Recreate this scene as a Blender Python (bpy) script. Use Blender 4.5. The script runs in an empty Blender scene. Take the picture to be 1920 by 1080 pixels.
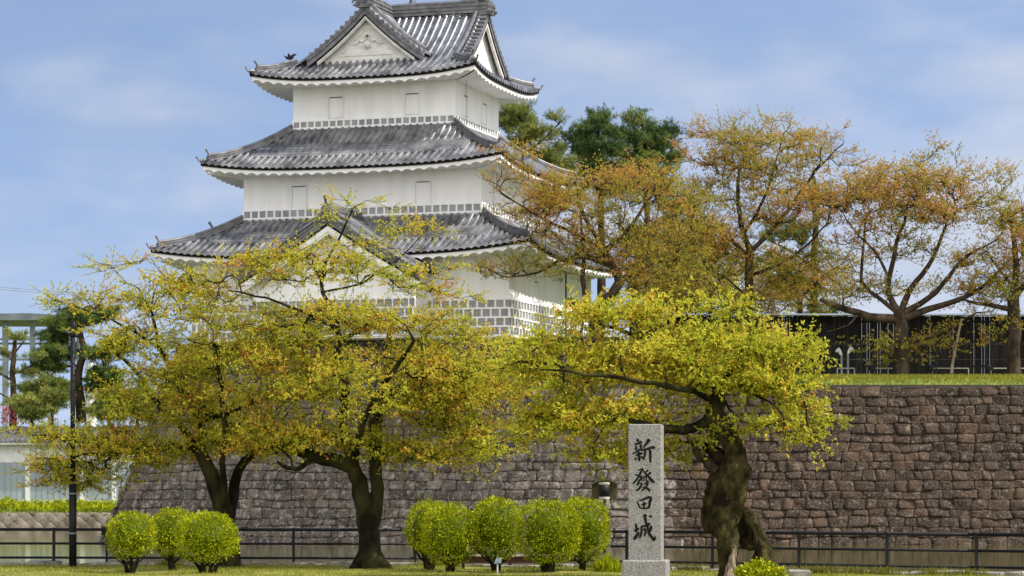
import bpy, math, random
import numpy as np
from mathutils import Vector, Matrix, noise as mnoise
R = math.radians
random.seed(7); rng = np.random.default_rng(7)
sc = bpy.context.scene
C = sc.collection
# ------------------------------------------------------------------ camera
EYE = 1.86; F = 5200.0; HY = 935.0
cam = bpy.data.cameras.new("camera"); camo = bpy.data.objects.new("camera", cam); C.objects.link(camo)
camo.location = (0, 0, EYE); camo.rotation_euler = (R(90), 0, 0)
cam.sensor_width = 36; cam.lens = F/1920*36; cam.shift_x = 0; cam.shift_y = (HY-540)/1920
cam.clip_start = 0.5; cam.clip_end = 6000
sc.camera = camo
# ------------------------------------------------------------------ light
SUN_EL, SUN_AZ = 48.0, 104.0          # azimuth clockwise from +Y (view direction)
az, el = R(SUN_AZ), R(SUN_EL)
sdir = Vector((math.sin(az)*math.cos(el), math.cos(az)*math.cos(el), math.sin(el)))
sl = bpy.data.lights.new("sun", 'SUN'); sl.energy = 3.7; sl.angle = R(0.6); sl.color = (1, .95, .86)
so = bpy.data.objects.new("sun", sl); C.objects.link(so)
so.rotation_euler = sdir.to_track_quat('Z', 'Y').to_euler(); so.location = (40, 20, 60)
w = bpy.data.worlds.new("World"); sc.world = w; w.use_nodes = True
wn, wl = w.node_tree.nodes, w.node_tree.links
bg = wn['Background']; bg.inputs['Strength'].default_value = 0.13
sky = wn.new('ShaderNodeTexSky'); sky.sky_type = 'NISHITA'; sky.sun_disc = False
sky.sun_elevation = el; sky.sun_rotation = az; sky.dust_density = 1.0; sky.air_density = 1.0; sky.ozone_density = 1.5
tc = wn.new('ShaderNodeTexCoord')
vm = wn.new('ShaderNodeVectorMath'); vm.operation = 'MULTIPLY'; vm.inputs[1].default_value = (1, 1, 2.2)
va = wn.new('ShaderNodeVectorMath'); va.operation = 'ADD'; va.inputs[1].default_value = (0, 0, .22)
vn = wn.new('ShaderNodeVectorMath'); vn.operation = 'NORMALIZE'
wl.new(tc.outputs['Generated'], vm.inputs[0]); wl.new(vm.outputs[0], va.inputs[0]); wl.new(va.outputs[0], vn.inputs[0])
wl.new(vn.outputs[0], sky.inputs['Vector'])
# clouds: soft noise over the sky directions
cm = wn.new('ShaderNodeMapping'); cm.inputs['Scale'].default_value = (5, 5, 13); cm.inputs['Location'].default_value = (3.1, .4, 1.7)
cn = wn.new('ShaderNodeTexNoise'); cn.inputs['Scale'].default_value = 3.1; cn.inputs['Detail'].default_value = 4; cn.inputs['Roughness'].default_value = .42
wl.new(tc.outputs['Generated'], cm.inputs[0]); wl.new(cm.outputs[0], cn.inputs[0])
sx = wn.new('ShaderNodeSeparateXYZ'); wl.new(tc.outputs['Generated'], sx.inputs[0])
def wmath(op, a, b):
    n = wn.new('ShaderNodeMath'); n.operation = op
    for i, v in enumerate((a, b)):
        if hasattr(v, 'links'): wl.new(v, n.inputs[i])
        elif v is not None: n.inputs[i].default_value = v
    return n.outputs[0]
lowf = wmath('SUBTRACT', .62, wmath('MULTIPLY', sx.outputs['Z'], 3.6))     # cloud bank thickens towards the horizon
eastf = wmath('MULTIPLY', sx.outputs['X'], .75)                       # and to the right
cf = wmath('ADD', wmath('ADD', cn.outputs['Fac'], wmath('MULTIPLY', lowf, .62)), eastf)
cr = wn.new('ShaderNodeMapRange'); cr.interpolation_type = 'SMOOTHSTEP'
cr.inputs['From Min'].default_value = .40; cr.inputs['From Max'].default_value = .92; cr.inputs['To Max'].default_value = .85; cr.inputs['To Min'].default_value = .16
wl.new(cf, cr.inputs['Value'])
cn2 = wn.new('ShaderNodeTexNoise'); cn2.inputs['Scale'].default_value = 5; cn2.inputs['Detail'].default_value = 4
wl.new(cm.outputs[0], cn2.inputs[0])
cc = wn.new('ShaderNodeMix'); cc.data_type = 'RGBA'
cc.inputs['A'].default_value = (2.15, 2.45, 3.05, 1); cc.inputs['B'].default_value = (3.7, 3.8, 4.2, 1)
wl.new(cn2.outputs['Fac'], cc.inputs['Factor'])
cx = wn.new('ShaderNodeMix'); cx.data_type = 'RGBA'
wl.new(cr.outputs[0], cx.inputs['Factor']); wl.new(sky.outputs[0], cx.inputs['A']); wl.new(cc.outputs['Result'], cx.inputs['B'])
# bright cloud added behind the viewer, out of view, as fill light on walls
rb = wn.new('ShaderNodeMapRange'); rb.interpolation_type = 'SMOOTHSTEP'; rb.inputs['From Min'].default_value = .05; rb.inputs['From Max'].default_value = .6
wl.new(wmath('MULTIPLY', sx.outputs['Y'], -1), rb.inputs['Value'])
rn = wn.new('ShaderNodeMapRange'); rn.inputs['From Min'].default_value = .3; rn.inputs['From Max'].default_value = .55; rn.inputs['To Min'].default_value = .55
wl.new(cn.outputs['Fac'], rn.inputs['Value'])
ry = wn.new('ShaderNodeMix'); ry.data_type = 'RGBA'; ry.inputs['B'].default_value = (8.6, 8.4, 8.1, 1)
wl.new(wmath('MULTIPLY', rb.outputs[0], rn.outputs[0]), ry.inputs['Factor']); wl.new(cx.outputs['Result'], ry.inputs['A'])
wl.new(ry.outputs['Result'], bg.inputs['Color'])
vs = sc.view_settings; vs.view_transform = 'Standard'; vs.look = 'None'; vs.exposure = 0.78; vs.gamma = 1; vs.use_curve_mapping = False
sc.cycles.max_bounces = 6; sc.cycles.transparent_max_bounces = 6; sc.cycles.use_denoising = True
# ------------------------------------------------------------------ helpers
def P(px, py, D): return np.array([(px-960)/F*D, D, EYE+(HY-py)/F*D])
def lin(r, g, b):
    f = lambda c: (c/255/12.92) if c/255 <= .04045 else ((c/255+.055)/1.055)**2.4
    return (f(r), f(g), f(b), 1)
class MB:
    def __init__(s): s.v = []; s.f = []
    def add(s, vs, fs):
        o = len(s.v); s.v.extend([tuple(map(float, p)) for p in vs]); s.f.extend([tuple(i+o for i in f) for f in fs])
    def box(s, a, b):
        x0, y0, z0 = a; x1, y1, z1 = b
        s.add([(x0,y0,z0),(x1,y0,z0),(x1,y1,z0),(x0,y1,z0),(x0,y0,z1),(x1,y0,z1),(x1,y1,z1),(x0,y1,z1)],
              [(0,3,2,1),(4,5,6,7),(0,1,5,4),(1,2,6,5),(2,3,7,6),(3,0,4,7)])
    def bar(s, a, b, w, h, up=(0,0,1)):
        a = Vector(a); b = Vector(b); d = (b-a).normalized(); sd = d.cross(Vector(up))
        if sd.length < 1e-4: sd = Vector((1,0,0))
        sd.normalize(); u = sd.cross(d).normalized()
        pts = []
        for q in (a, b):
            for i, j in ((-1,-1),(1,-1),(1,1),(-1,1)): pts.append(q+sd*(i*w/2)+u*(j*h/2))
        s.add(pts, [(0,1,2,3),(7,6,5,4),(0,4,5,1),(1,5,6,2),(2,6,7,3),(3,7,4,0)])
    def tube(s, pts, rad, n=8, cap=True, rough=0):
        pts = [Vector(p) for p in pts]; m = len(pts)
        if not hasattr(rad, '__len__'): rad = [rad]*m
        t0 = (pts[1]-pts[0]).normalized()
        ref = Vector((0,0,1)) if abs(t0.z) < .9 else Vector((1,0,0))
        nx = t0.cross(ref).normalized(); vs = []
        for i, p in enumerate(pts):
            t = (pts[min(i+1,m-1)]-pts[max(i-1,0)]).normalized()
            nx = (nx - t*nx.dot(t)).normalized(); ny = t.cross(nx)
            for k in range(n):
                a = 2*math.pi*k/n; r = rad[i]
                if rough: r *= 1+rough*mnoise.noise(Vector((p.x*.8+math.cos(a)*1.4, p.y*.8+math.sin(a)*1.4, p.z*.7)))
                vs.append(p+nx*(math.cos(a)*r)+ny*(math.sin(a)*r))
        fs = [(i*n+k, i*n+(k+1)%n, (i+1)*n+(k+1)%n, (i+1)*n+k) for i in range(m-1) for k in range(n)]
        if cap: fs += [tuple(range(n-1,-1,-1)), tuple((m-1)*n+k for k in range(n))]
        s.add(vs, fs)
    def lathe(s, c, prof, n=16):
        cx_, cy_, cz_ = c; vs = []
        for r, z in prof:
            for k in range(n): a = 2*math.pi*k/n; vs.append((cx_+r*math.cos(a), cy_+r*math.sin(a), cz_+z))
        m = len(prof)
        fs = [(i*n+k, i*n+(k+1)%n, (i+1)*n+(k+1)%n, (i+1)*n+k) for i in range(m-1) for k in range(n)]
        fs += [tuple(range(n-1,-1,-1)), tuple((m-1)*n+k for k in range(n))]
        s.add(vs, fs)
    def prism(s, poly, d):          # poly: 3D points, d: extrusion vector
        n = len(poly); d = np.array(d)
        vs = [np.array(p) for p in poly]+[np.array(p)+d for p in poly]
        s.add(vs, [tuple(range(n)), tuple(range(2*n-1, n-1, -1))]+[(i, n+i, n+(i+1)%n, (i+1)%n) for i in range(n)])
INV = {}
def np_mesh(name, V, Q, attr=None):
    me = bpy.data.meshes.new(name); V = np.asarray(V, dtype=np.float32); Q = np.asarray(Q, dtype=np.int32)
    me.vertices.add(len(V)); me.vertices.foreach_set('co', V.ravel())
    k = Q.shape[1]; me.loops.add(Q.size); me.loops.foreach_set('vertex_index', Q.ravel())
    me.polygons.add(len(Q)); me.polygons.foreach_set('loop_start', np.arange(0, Q.size, k, dtype=np.int32))
    me.polygons.foreach_set('loop_total', np.full(len(Q), k, dtype=np.int32))
    me.update(calc_edges=True)
    if attr is not None:
        a = me.attributes.new('tint', 'FLOAT', 'POINT'); a.data.foreach_set('value', np.asarray(attr, dtype=np.float32))
    return me
def link(name, me, m, parent=None, loc=None, smooth=False, local=False):
    """vertices are in world space unless local"""
    if not local:
        if parent is not None: me.transform(INV[parent.name])
        elif loc is not None: me.transform(Matrix.Translation(-Vector(loc)))
    o = bpy.data.objects.new(name, me); C.objects.link(o)
    if parent is not None: o.parent = parent
    elif loc is not None: o.location = loc
    if m: me.materials.append(m)
    if smooth: me.polygons.foreach_set('use_smooth', [True]*len(me.polygons))
    return o
def build(name, mb, m, parent=None, loc=None, smooth=False, local=False):
    me = bpy.data.meshes.new(name); me.from_pydata(mb.v, [], mb.f); me.update()
    return link(name, me, m, parent, loc, smooth, local)
def empty(name, loc, rz=0):
    o = bpy.data.objects.new(name, None); C.objects.link(o); o.location = loc; o.rotation_euler = (0,0,rz)
    o.empty_display_size = .3
    INV[o.name] = (Matrix.Translation(Vector(loc)) @ Matrix.Rotation(rz, 4, 'Z')).inverted(); return o
def sub(o, parent):   # nest an already made world-space part one level deeper (parents here carry identity transforms below the thing)
    o.parent = parent; return o
def tag(o, label, cat, group=None, kind=None):
    if label: o['label'] = label
    if cat: o['category'] = cat
    if group: o['group'] = group
    if kind: o['kind'] = kind
    return o
# ------------------------------------------------------------------ materials
def mat(name, c1, c2=None, rough=.8, scale=4, bump=0, bscale=20, metallic=0, spec=.4, detail=5, stretch=None, attr=None, attrc=None, lo=.35, hi=.65):
    m = bpy.data.materials.new(name); m.use_nodes = True; nt = m.node_tree; n, l = nt.nodes, nt.links
    p = n['Principled BSDF']; p.inputs['Roughness'].default_value = rough; p.inputs['Metallic'].default_value = metallic
    p.inputs['Specular IOR Level'].default_value = spec
    t = n.new('ShaderNodeTexCoord'); mp = n.new('ShaderNodeMapping'); l.new(t.outputs['Object'], mp.inputs[0])
    if stretch: mp.inputs['Scale'].default_value = stretch
    col = None
    if c2 is None: p.inputs['Base Color'].default_value = c1
    else:
        nz = n.new('ShaderNodeTexNoise'); nz.inputs['Scale'].default_value = scale; nz.inputs['Detail'].default_value = detail
        l.new(mp.outputs[0], nz.inputs[0])
        r = n.new('ShaderNodeValToRGB'); r.color_ramp.elements[0].position = lo; r.color_ramp.elements[1].position = hi
        r.color_ramp.elements[0].color = c1; r.color_ramp.elements[1].color = c2
        l.new(nz.outputs['Fac'], r.inputs[0]); l.new(r.outputs[0], p.inputs['Base Color']); col = r.outputs[0]
    if attr:
        at = n.new('ShaderNodeAttribute'); at.attribute_name = 'tint'
        r2 = n.new('ShaderNodeValToRGB'); e = r2.color_ramp.elements
        e[0].position = attrc[0][0]; e[0].color = attrc[0][1]; e[1].position = attrc[-1][0]; e[1].color = attrc[-1][1]
        for q, cq in attrc[1:-1]: x = e.new(q); x.color = cq
        l.new(at.outputs['Fac'], r2.inputs[0])
        if col is None: l.new(r2.outputs[0], p.inputs['Base Color'])
        else:
            mx = n.new('ShaderNodeMix'); mx.data_type = 'RGBA'; mx.blend_type = 'MULTIPLY'; mx.inputs['Factor'].default_value = 1
            l.new(col, mx.inputs['A']); l.new(r2.outputs[0], mx.inputs['B']); l.new(mx.outputs['Result'], p.inputs['Base Color'])
    if bump:
        bz = n.new('ShaderNodeTexNoise'); bz.inputs['Scale'].default_value = bscale; bz.inputs['Detail'].default_value = 6
        l.new(mp.outputs[0], bz.inputs[0]); b = n.new('ShaderNodeBump'); b.inputs['Strength'].default_value = bump; b.inputs['Distance'].default_value = .05
        l.new(bz.outputs['Fac'], b.inputs['Height']); l.new(b.outputs[0], p.inputs['Normal'])
    return m
def leafmat(name, stops, trans=.45, rough=.5):
    m = bpy.data.materials.new(name); m.use_nodes = True; n, l = m.node_tree.nodes, m.node_tree.links
    p = n['Principled BSDF']; p.inputs['Roughness'].default_value = rough; p.inputs['Specular IOR Level'].default_value = .12
    at = n.new('ShaderNodeAttribute'); at.attribute_name = 'tint'
    r = n.new('ShaderNodeValToRGB'); e = r.color_ramp.elements
    e[0].position = stops[0][0]; e[0].color = stops[0][1]; e[1].position = stops[-1][0]; e[1].color = stops[-1][1]
    for q, c in stops[1:-1]: x = e.new(q); x.color = c
    l.new(at.outputs['Fac'], r.inputs[0]); l.new(r.outputs[0], p.inputs['Base Color'])
    tr = n.new('ShaderNodeBsdfTranslucent'); l.new(r.outputs[0], tr.inputs['Color'])
    mx = n.new('ShaderNodeMixShader'); mx.inputs[0].default_value = trans
    l.new(p.outputs[0], mx.inputs[1]); l.new(tr.outputs[0], mx.inputs[2]); l.new(mx.outputs[0], n['Material Output'].inputs[0])
    return m
g = lambda v: (v, v, v, 1)
M = {}
M['plaster'] = mat('plaster', (.82,.82,.825,1), (.70,.695,.69,1), .9, 1.3, .15, 30, stretch=(1.6,1.6,.22), lo=.42, hi=.85)
M['plaster_aged'] = mat('plaster_aged', (.70,.69,.67,1), (.47,.45,.42,1), .9, 1.6, .15, 25, stretch=(1,1,2.5), lo=.35, hi=.8)
M['tile'] = mat('tile', (.085,.088,.102,1), (.44,.445,.465,1), .40, 1.3, .05, 30, metallic=.75, spec=.6, lo=.3, hi=.75)
M['ridge'] = mat('ridge', (.075,.075,.085,1), (.20,.20,.21,1), .5, 2.5, .08, 30, metallic=.2, lo=.3, hi=.7)
M['blackwood'] = mat('blackwood', (.004,.004,.005,1), (.020,.017,.015,1), .85, 5, .1, 30, spec=.08, stretch=(1.6,1,.08))
M['namako'] = mat('namako', (.20,.20,.22,1), (.33,.325,.34,1), .55, 1.3)
M['cable'] = mat('cable', (.10,.09,.08,1), rough=.6)
M['stone'] = None
M['bark'] = mat('bark', (.010,.008,.005,1), (.046,.044,.016,1), .95, 2.2, 1.0, 18, spec=.1, stretch=(1,1,.5), lo=.4, hi=.68)
M['bark_far'] = mat('bark_far', (.022,.016,.011,1), (.085,.062,.042,1), .92, 2.0, .6, 14, spec=.1, stretch=(1,1,.5))
M['granite'] = mat('granite', (.14,.135,.132,1), (.32,.305,.30,1), .6, 38, .06, 60, detail=3, lo=.4, hi=.6)
M['ink'] = mat('ink', (.008,.009,.008,1), (.016,.018,.016,1), .95, 12, spec=.05)
M['iron'] = mat('iron', (.008,.008,.010,1), (.014,.013,.016,1), .5, 8, .05, 40, spec=.2)
M['kerb'] = mat('kerb', (.14,.13,.11,1), (.32,.30,.26,1), .9, 3, .5, 12)
M['white'] = mat('white', (.72,.73,.74,1), (.62,.63,.64,1), .7, 2)
M['bluedoor'] = mat('bluedoor', (.24,.29,.34,1), (.30,.35,.40,1), .9, .7, stretch=(1,1,.2))
M['steel'] = mat('steel', (.15,.18,.21,1), (.21,.24,.28,1), .5, 1)
M['slab'] = mat('slab', (.10,.12,.13,1), (.16,.18,.19,1), .7, 1)
M['olive'] = mat('olive', (.05,.042,.018,1), (.08,.066,.03,1), .6, 5)
M['redwood'] = mat('redwood', (.035,.012,.007,1), (.08,.03,.018,1), .5, 6, stretch=(.3,1,6))
M['paleedge'] = mat('paleedge', (.45,.42,.36,1), (.32,.29,.24,1), .7, 6)
M['deadwood'] = mat('deadwood', (.12,.085,.055,1), (.34,.27,.19,1), .85, 3, .8, 10, stretch=(3,3,.4))
M['pole'] = mat('pole', (.30,.24,.17,1), (.16,.125,.09,1), .85, 4)
M['redlid'] = mat('redlid', (.20,.10,.10,1), (.28,.16,.15,1), .7, 5)
M['flower'] = leafmat('flower', [(0,(.55,.08,.12,1)),(1,(.75,.30,.36,1))], .3)
LY = (.65,.56,.06,1); LG = (.46,.49,.035,1); LR = (.54,.18,.04,1); LO = (.62,.40,.05,1); LD = (.27,.28,.02,1)
M['leaf_near'] = leafmat('leaf_near', [(0,LD),(.25,LG),(.55,LY),(.78,LO),(1,LR)], .5)
M['leaf_far'] = leafmat('leaf_far', [(0,(.26,.27,.03,1)),(.3,(.42,.36,.045,1)),(.6,(.55,.34,.075,1)),(1,(.52,.21,.085,1))], .5)
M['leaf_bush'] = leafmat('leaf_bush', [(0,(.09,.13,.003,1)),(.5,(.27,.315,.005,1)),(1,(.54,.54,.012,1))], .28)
M['needle'] = leafmat('needle', [(0,(.03,.065,.018,1)),(.5,(.09,.15,.04,1)),(1,(.24,.27,.06,1))], .25)
M['needle_pale'] = leafmat('needle_pale', [(0,(.10,.15,.03,1)),(1,(.32,.33,.08,1))], .3)
M['grassblade'] = leafmat('grassblade', [(0,(.10,.14,.012,1)),(.5,(.24,.25,.025,1)),(1,(.42,.37,.08,1))], .35)
def stone_mat(name, base, lichen, moss, amt=.57):
    m = mat(name, base[0], base[1], .92, .9, .9, 9, attr=True, attrc=[(0,g(.5)),(.5,g(1)),(1,(1.6,1.55,1.5,1))])
    n, l = m.node_tree.nodes, m.node_tree.links; p = n['Principled BSDF']
    src = p.inputs['Base Color'].links[0].from_socket
    tcn = n.new('ShaderNodeTexCoord')
    def layer(src, scale, lo, hi, col, det=6, fac=1.0):
        nz = n.new('ShaderNodeTexNoise'); nz.inputs['Scale'].default_value = scale; nz.inputs['Detail'].default_value = det; nz.inputs['Roughness'].default_value = .65
        l.new(tcn.outputs['Object'], nz.inputs[0])
        mr = n.new('ShaderNodeMapRange'); mr.inputs['From Min'].default_value = lo; mr.inputs['From Max'].default_value = hi; mr.inputs['To Max'].default_value = fac
        l.new(nz.outputs['Fac'], mr.inputs['Value'])
        mx = n.new('ShaderNodeMix'); mx.data_type = 'RGBA'; l.new(mr.outputs[0], mx.inputs['Factor']); l.new(src, mx.inputs['A']); mx.inputs['B'].default_value = col
        return mx.outputs['Result'], mr
    s0, _ = layer(src, 11, .50, .62, lichen, 9, .42)
    s1, _ = layer(s0, 3.4, amt, amt+.08, lichen, 9, .6)
    s2, _ = layer(s1, .55, .60, .72, moss, 5, .6)
    # streaks of pale wash running down the face
    l.new(s2, p.inputs['Base Color'])
    return m
M['stone_grey'] = stone_mat('stone_grey', [(.050,.036,.027,1),(.115,.092,.076,1)], (.30,.28,.25,1), (.13,.16,.07,1), .525)
M['stone_brown'] = stone_mat('stone_brown', [(.018,.0100,.0055,1),(.050,.030,.0185,1)], (.19,.15,.115,1), (.08,.08,.035,1), .565)
M['stone_bank'] = mat('stone_bank', (.16,.13,.10,1), (.34,.29,.23,1), .9, 1.2, .4, 8, attr=True, attrc=[(0,g(.7)),(1,g(1.2))])
M['joint'] = mat('joint', (.025,.02,.015,1), (.05,.04,.03,1), .95, 4)
# ------------------------------------------------------------------ ground, lawn, water
def sheet(name, pts, z, m, label=None, kind='structure'):
    mb = MB(); mb.add([(x, y, z) for x, y in pts], [tuple(range(len(pts)))])
    o = build(name, mb, m); o['kind'] = kind; return o
M['earth'] = mat('earth', (.20,.18,.14,1), (.28,.25,.20,1), .95, .3)
sheet('ground', [(-2500,-300),(2500,-300),(2500,4000),(-2500,4000)], -1.5, M['earth'])
M['lawn'] = mat('lawn', (.12,.15,.014,1), (.32,.28,.06,1), .95, 1.1, .8, 40, detail=8, lo=.35, hi=.7)
M['lawn_top'] = mat('lawn_top', (.10,.17,.018,1), (.24,.26,.06,1), .95, .8, .8, 30, detail=8, lo=.35, hi=.7)
# fence line in plan (left to right)
FL = [(-40, 79.5), (-15.0, 77.6), (-1.2, 76.4), (2.98, 72.6), (10.95, 66.6), (22, 58.4)]
def fy(x):
    for (x0,y0),(x1,y1) in zip(FL, FL[1:]):
        if x <= x1: return y0+(y1-y0)*(x-x0)/(x1-x0)
    return FL[-1][1]
def gz(x, y): return .05*mnoise.noise(Vector((x*.35, y*.35, 0)))+.02*mnoise.noise(Vector((x*1.3, y*1.3, 3)))
nx_, ny_ = 150, 60
V = []; 
for j in range(ny_):
    for i in range(nx_):
        x = -40+62*i/(nx_-1); t = (j/(ny_-1))**.6; y = -25+(fy(x)-.1+25)*t
        V.append((x, y, gz(x, y) if y > 20 else 0))
Q = [(j*nx_+i, j*nx_+i+1, (j+1)*nx_+i+1, (j+1)*nx_+i) for j in range(ny_-1) for i in range(nx_-1)]
lawn = link('lawn', np_mesh('lawn', V, Q), M['lawn'], smooth=True); lawn['kind'] = 'structure'
# water of the moat
M['water'] = bpy.data.materials.new('water'); M['water'].use_nodes = True
n, l = M['water'].node_tree.nodes, M['water'].node_tree.links
p = n['Principled BSDF']; p.inputs['Base Color'].default_value = (.062,.062,.006,1); p.inputs['Roughness'].default_value = .07; p.inputs['Specular IOR Level'].default_value = .38
t = n.new('ShaderNodeTexCoord'); mp = n.new('ShaderNodeMapping'); mp.inputs['Scale'].default_value = (1.2, .35, 1); l.new(t.outputs['Object'], mp.inputs[0])
nz = n.new('ShaderNodeTexNoise'); nz.inputs['Scale'].default_value = 2.2; nz.inputs['Detail'].default_value = 3; l.new(mp.outputs[0], nz.inputs[0])
b = n.new('ShaderNodeBump'); b.inputs['Strength'].default_value = .10; b.inputs['Distance'].default_value = .03; l.new(nz.outputs['Fac'], b.inputs['Height']); l.new(b.outputs[0], p.inputs['Normal'])
sheet('moat_water', [(-120,50),(60,50),(60,191),(-120,191)], -.22, M['water'])
# kerb of rough stones under the fence
mb = MB(); x = -30.0
while x < 19:
    wd = random.uniform(.35,.9); xm = x+wd/2; y = fy(xm)+.12; h = random.uniform(.05,.13)
    a = math.atan2(fy(xm+.5)-fy(xm-.5), 1); ca, sa = math.cos(a), math.sin(a)
    j = lambda s=.03: random.uniform(-s, s)
    base = [(-wd/2+.01,-.22+j()),(wd/2-.01,-.22+j()),(wd/2-.01,.25),(-wd/2+.01,.25)]
    def tr(q, z): return (xm+q[0]*ca-q[1]*sa, y+q[0]*sa+q[1]*ca, z)
    lo = [tr(q,-.9) for q in base]; mid = [tr(q, h-.03+j(.01)) for q in base]; top = [tr((q[0]*.86,q[1]*.8), h+j(.02)) for q in base]
    mb.add(lo+mid+top, [(0,1,5,4),(1,2,6,5),(2,3,7,6),(3,0,4,7),(4,5,9,8),(5,6,10,9),(6,7,11,10),(7,4,8,11),(8,9,10,11)])
    x += wd
o = build('kerb', mb, M['kerb']); o['kind'] = 'structure'
# ------------------------------------------------------------------ CASTLE
PHI = R(18); CB = 9.4; CX, CY = -.125, 130.0
def cw(x, y, z): return (CX+math.cos(PHI)*x+math.sin(PHI)*y, CY-math.sin(PHI)*x+math.cos(PHI)*y, z)
castle = empty('castle_tower', (CX, CY, CB), -PHI)
tag(castle, 'white plastered three storey Japanese castle turret with grey tiled roofs', 'castle')
def cpart(name, mb, m, parent=castle, smooth=False):
    mb.v = [(x, y, z-CB) for x, y, z in mb.v]
    return build(name, mb, m, parent, smooth=smooth, local=True)
def arange(a, b, s):
    n = max(1, int(round((b-a)/s))); return [a+(b-a)*i/n for i in range(n+1)]
PITCH = .355
def row(mb, Pf, d0, d1, side, r=.10, cap=True):
    ds = arange(d0, d1, .3); n = 6; vs = []
    for d in ds:
        x, y, z = Pf(d)
        for k in range(n+1):
            a = math.pi*k/n; vs.append((x+side[0]*r*math.cos(a), y+side[1]*r*math.cos(a), z+.03+r*1.4*math.sin(a)))
    fs = [(i*(n+1)+k, i*(n+1)+k+1, (i+1)*(n+1)+k+1, (i+1)*(n+1)+k) for i in range(len(ds)-1) for k in range(n)]
    if cap:
        x, y, z = Pf(d0-.015); m = 10; o = len(vs)
        for k in range(m): a = 2*math.pi*k/m; vs.append((x+side[0]*r*1.12*math.cos(a), y+side[1]*r*1.12*math.cos(a), z+.045+r*1.12*math.sin(a)))
        fs.append(tuple(range(o, o+m)))
    mb.add(vs, fs)
def pan(mb, Pf, d0, d1, side, hw, step=.15):
    d = d0
    while d < d1-.02:
        e = min(d+step, d1); x, y, z = Pf(d); X, Y, Z = Pf(e); vs = []
        for (q, w_, zz) in ((-1,hw,.035),(0,0,0),(1,hw,.035)): vs.append((x+side[0]*q*hw, y+side[1]*q*hw, z+.035+zz))
        for (q, w_, zz) in ((-1,hw,.035),(0,0,0),(1,hw,.035)): vs.append((X+side[0]*q*hw, Y+side[1]*q*hw, Z+zz+.004))
        for (q, w_, zz) in ((-1,hw,.035),(0,0,0),(1,hw,.035)): vs.append((x+side[0]*q*hw, y+side[1]*q*hw, z-.01+zz))
        mb.add(vs, [(0,1,4,3),(1,2,5,4),(6,7,1,0),(7,8,2,1)]); d = e
def scales(mb, Pf, d0, side):
    for k in range(4):
        d = d0+k*.22; vs = []; m = 6
        for q in range(m+1):
            s = -1+2*q/m; c = math.sqrt(max(0, 1-s*s))
            x, y, z = Pf(d+.10-.14*c); vs.append((x+side[0]*s*.19, y+side[1]*s*.19, z+.12+.06*c))
            X, Y, Z = Pf(d+.34); vs.append((X+side[0]*s*.17, Y+side[1]*s*.17, Z+.08+.05*c))
            vs.append((x+side[0]*s*.19, y+side[1]*s*.19, z+.03+.06*c))
        fs = []
        for q in range(m): fs += [(q*3, q*3+3, q*3+4, q*3+1), (q*3+2, q*3+5, q*3+3, q*3)]
        mb.add(vs, fs)
def slab_ridge(mb, pts, wd=.30, layers=4, lh=.075, cap=.095):
    pts = [Vector(p) for p in pts]
    for q in range(layers):
        ww = wd if q % 2 == 0 else wd*.78
        ww *= 1-.12*q/layers; sec = []
        for i, p in enumerate(pts):
            t = pts[min(i+1,len(pts)-1)]-pts[max(i-1,0)]; t.z = 0; t.normalize(); sd = Vector((t.y,-t.x,0))
            z0, z1 = q*lh, (q+1)*lh-.008
            sec.append([p+sd*(-ww/2)+Vector((0,0,z0)), p+sd*(ww/2)+Vector((0,0,z0)), p+sd*(ww/2)+Vector((0,0,z1)), p+sd*(-ww/2)+Vector((0,0,z1))])
        vs = [v for s_ in sec for v in s_]; n = len(pts)
        fs = [(i*4+k, i*4+(k+1)%4, (i+1)*4+(k+1)%4, (i+1)*4+k) for i in range(n-1) for k in range(4)]
        fs += [(0,3,2,1), ((n-1)*4,(n-1)*4+1,(n-1)*4+2,(n-1)*4+3)]
        mb.add(vs, fs)
    mb.tube([p+Vector((0,0,layers*lh+cap*.5)) for p in pts], cap, 8)
def horn(mb, p, d, s=1.0):      # upturned round end tile
    p = Vector(p); d = Vector(d).normalized()
    mb.tube([p, p+d*.12*s+Vector((0,0,.06*s)), p+d*.2*s+Vector((0,0,.2*s)), p+d*.34*s+Vector((0,0,.40*s))], [.085*s,.08*s,.07*s,.085*s], 8)
def onigawara(mb, p, d, s=1.0): # end ornament: shouldered plate with round bosses
    p = Vector(p); d = Vector(d); d.z = 0; d.normalize(); sd = Vector((d.y,-d.x,0)); up = Vector((0,0,1))
    out = [(-.28,-.12),(-.34,.02),(-.24,.12),(-.26,.24),(-.12,.36),(0,.42),(.12,.36),(.26,.24),(.24,.12),(.34,.02),(.28,-.12)]
    mb.prism([p+sd*(a*s)+up*(b*s) for a, b in out], tuple(d*(.12*s)))
    for a, b, r in ((0,.16,.13),(-.22,.0,.075),(.22,.0,.075)):
        c = p+sd*(a*s)+up*(b*s); mb.tube([c+d*.1*s, c+d*.19*s], r*s, 10); mb.tube([c+d*.18*s, c+d*.23*s], r*.5*s, 8)
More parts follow.
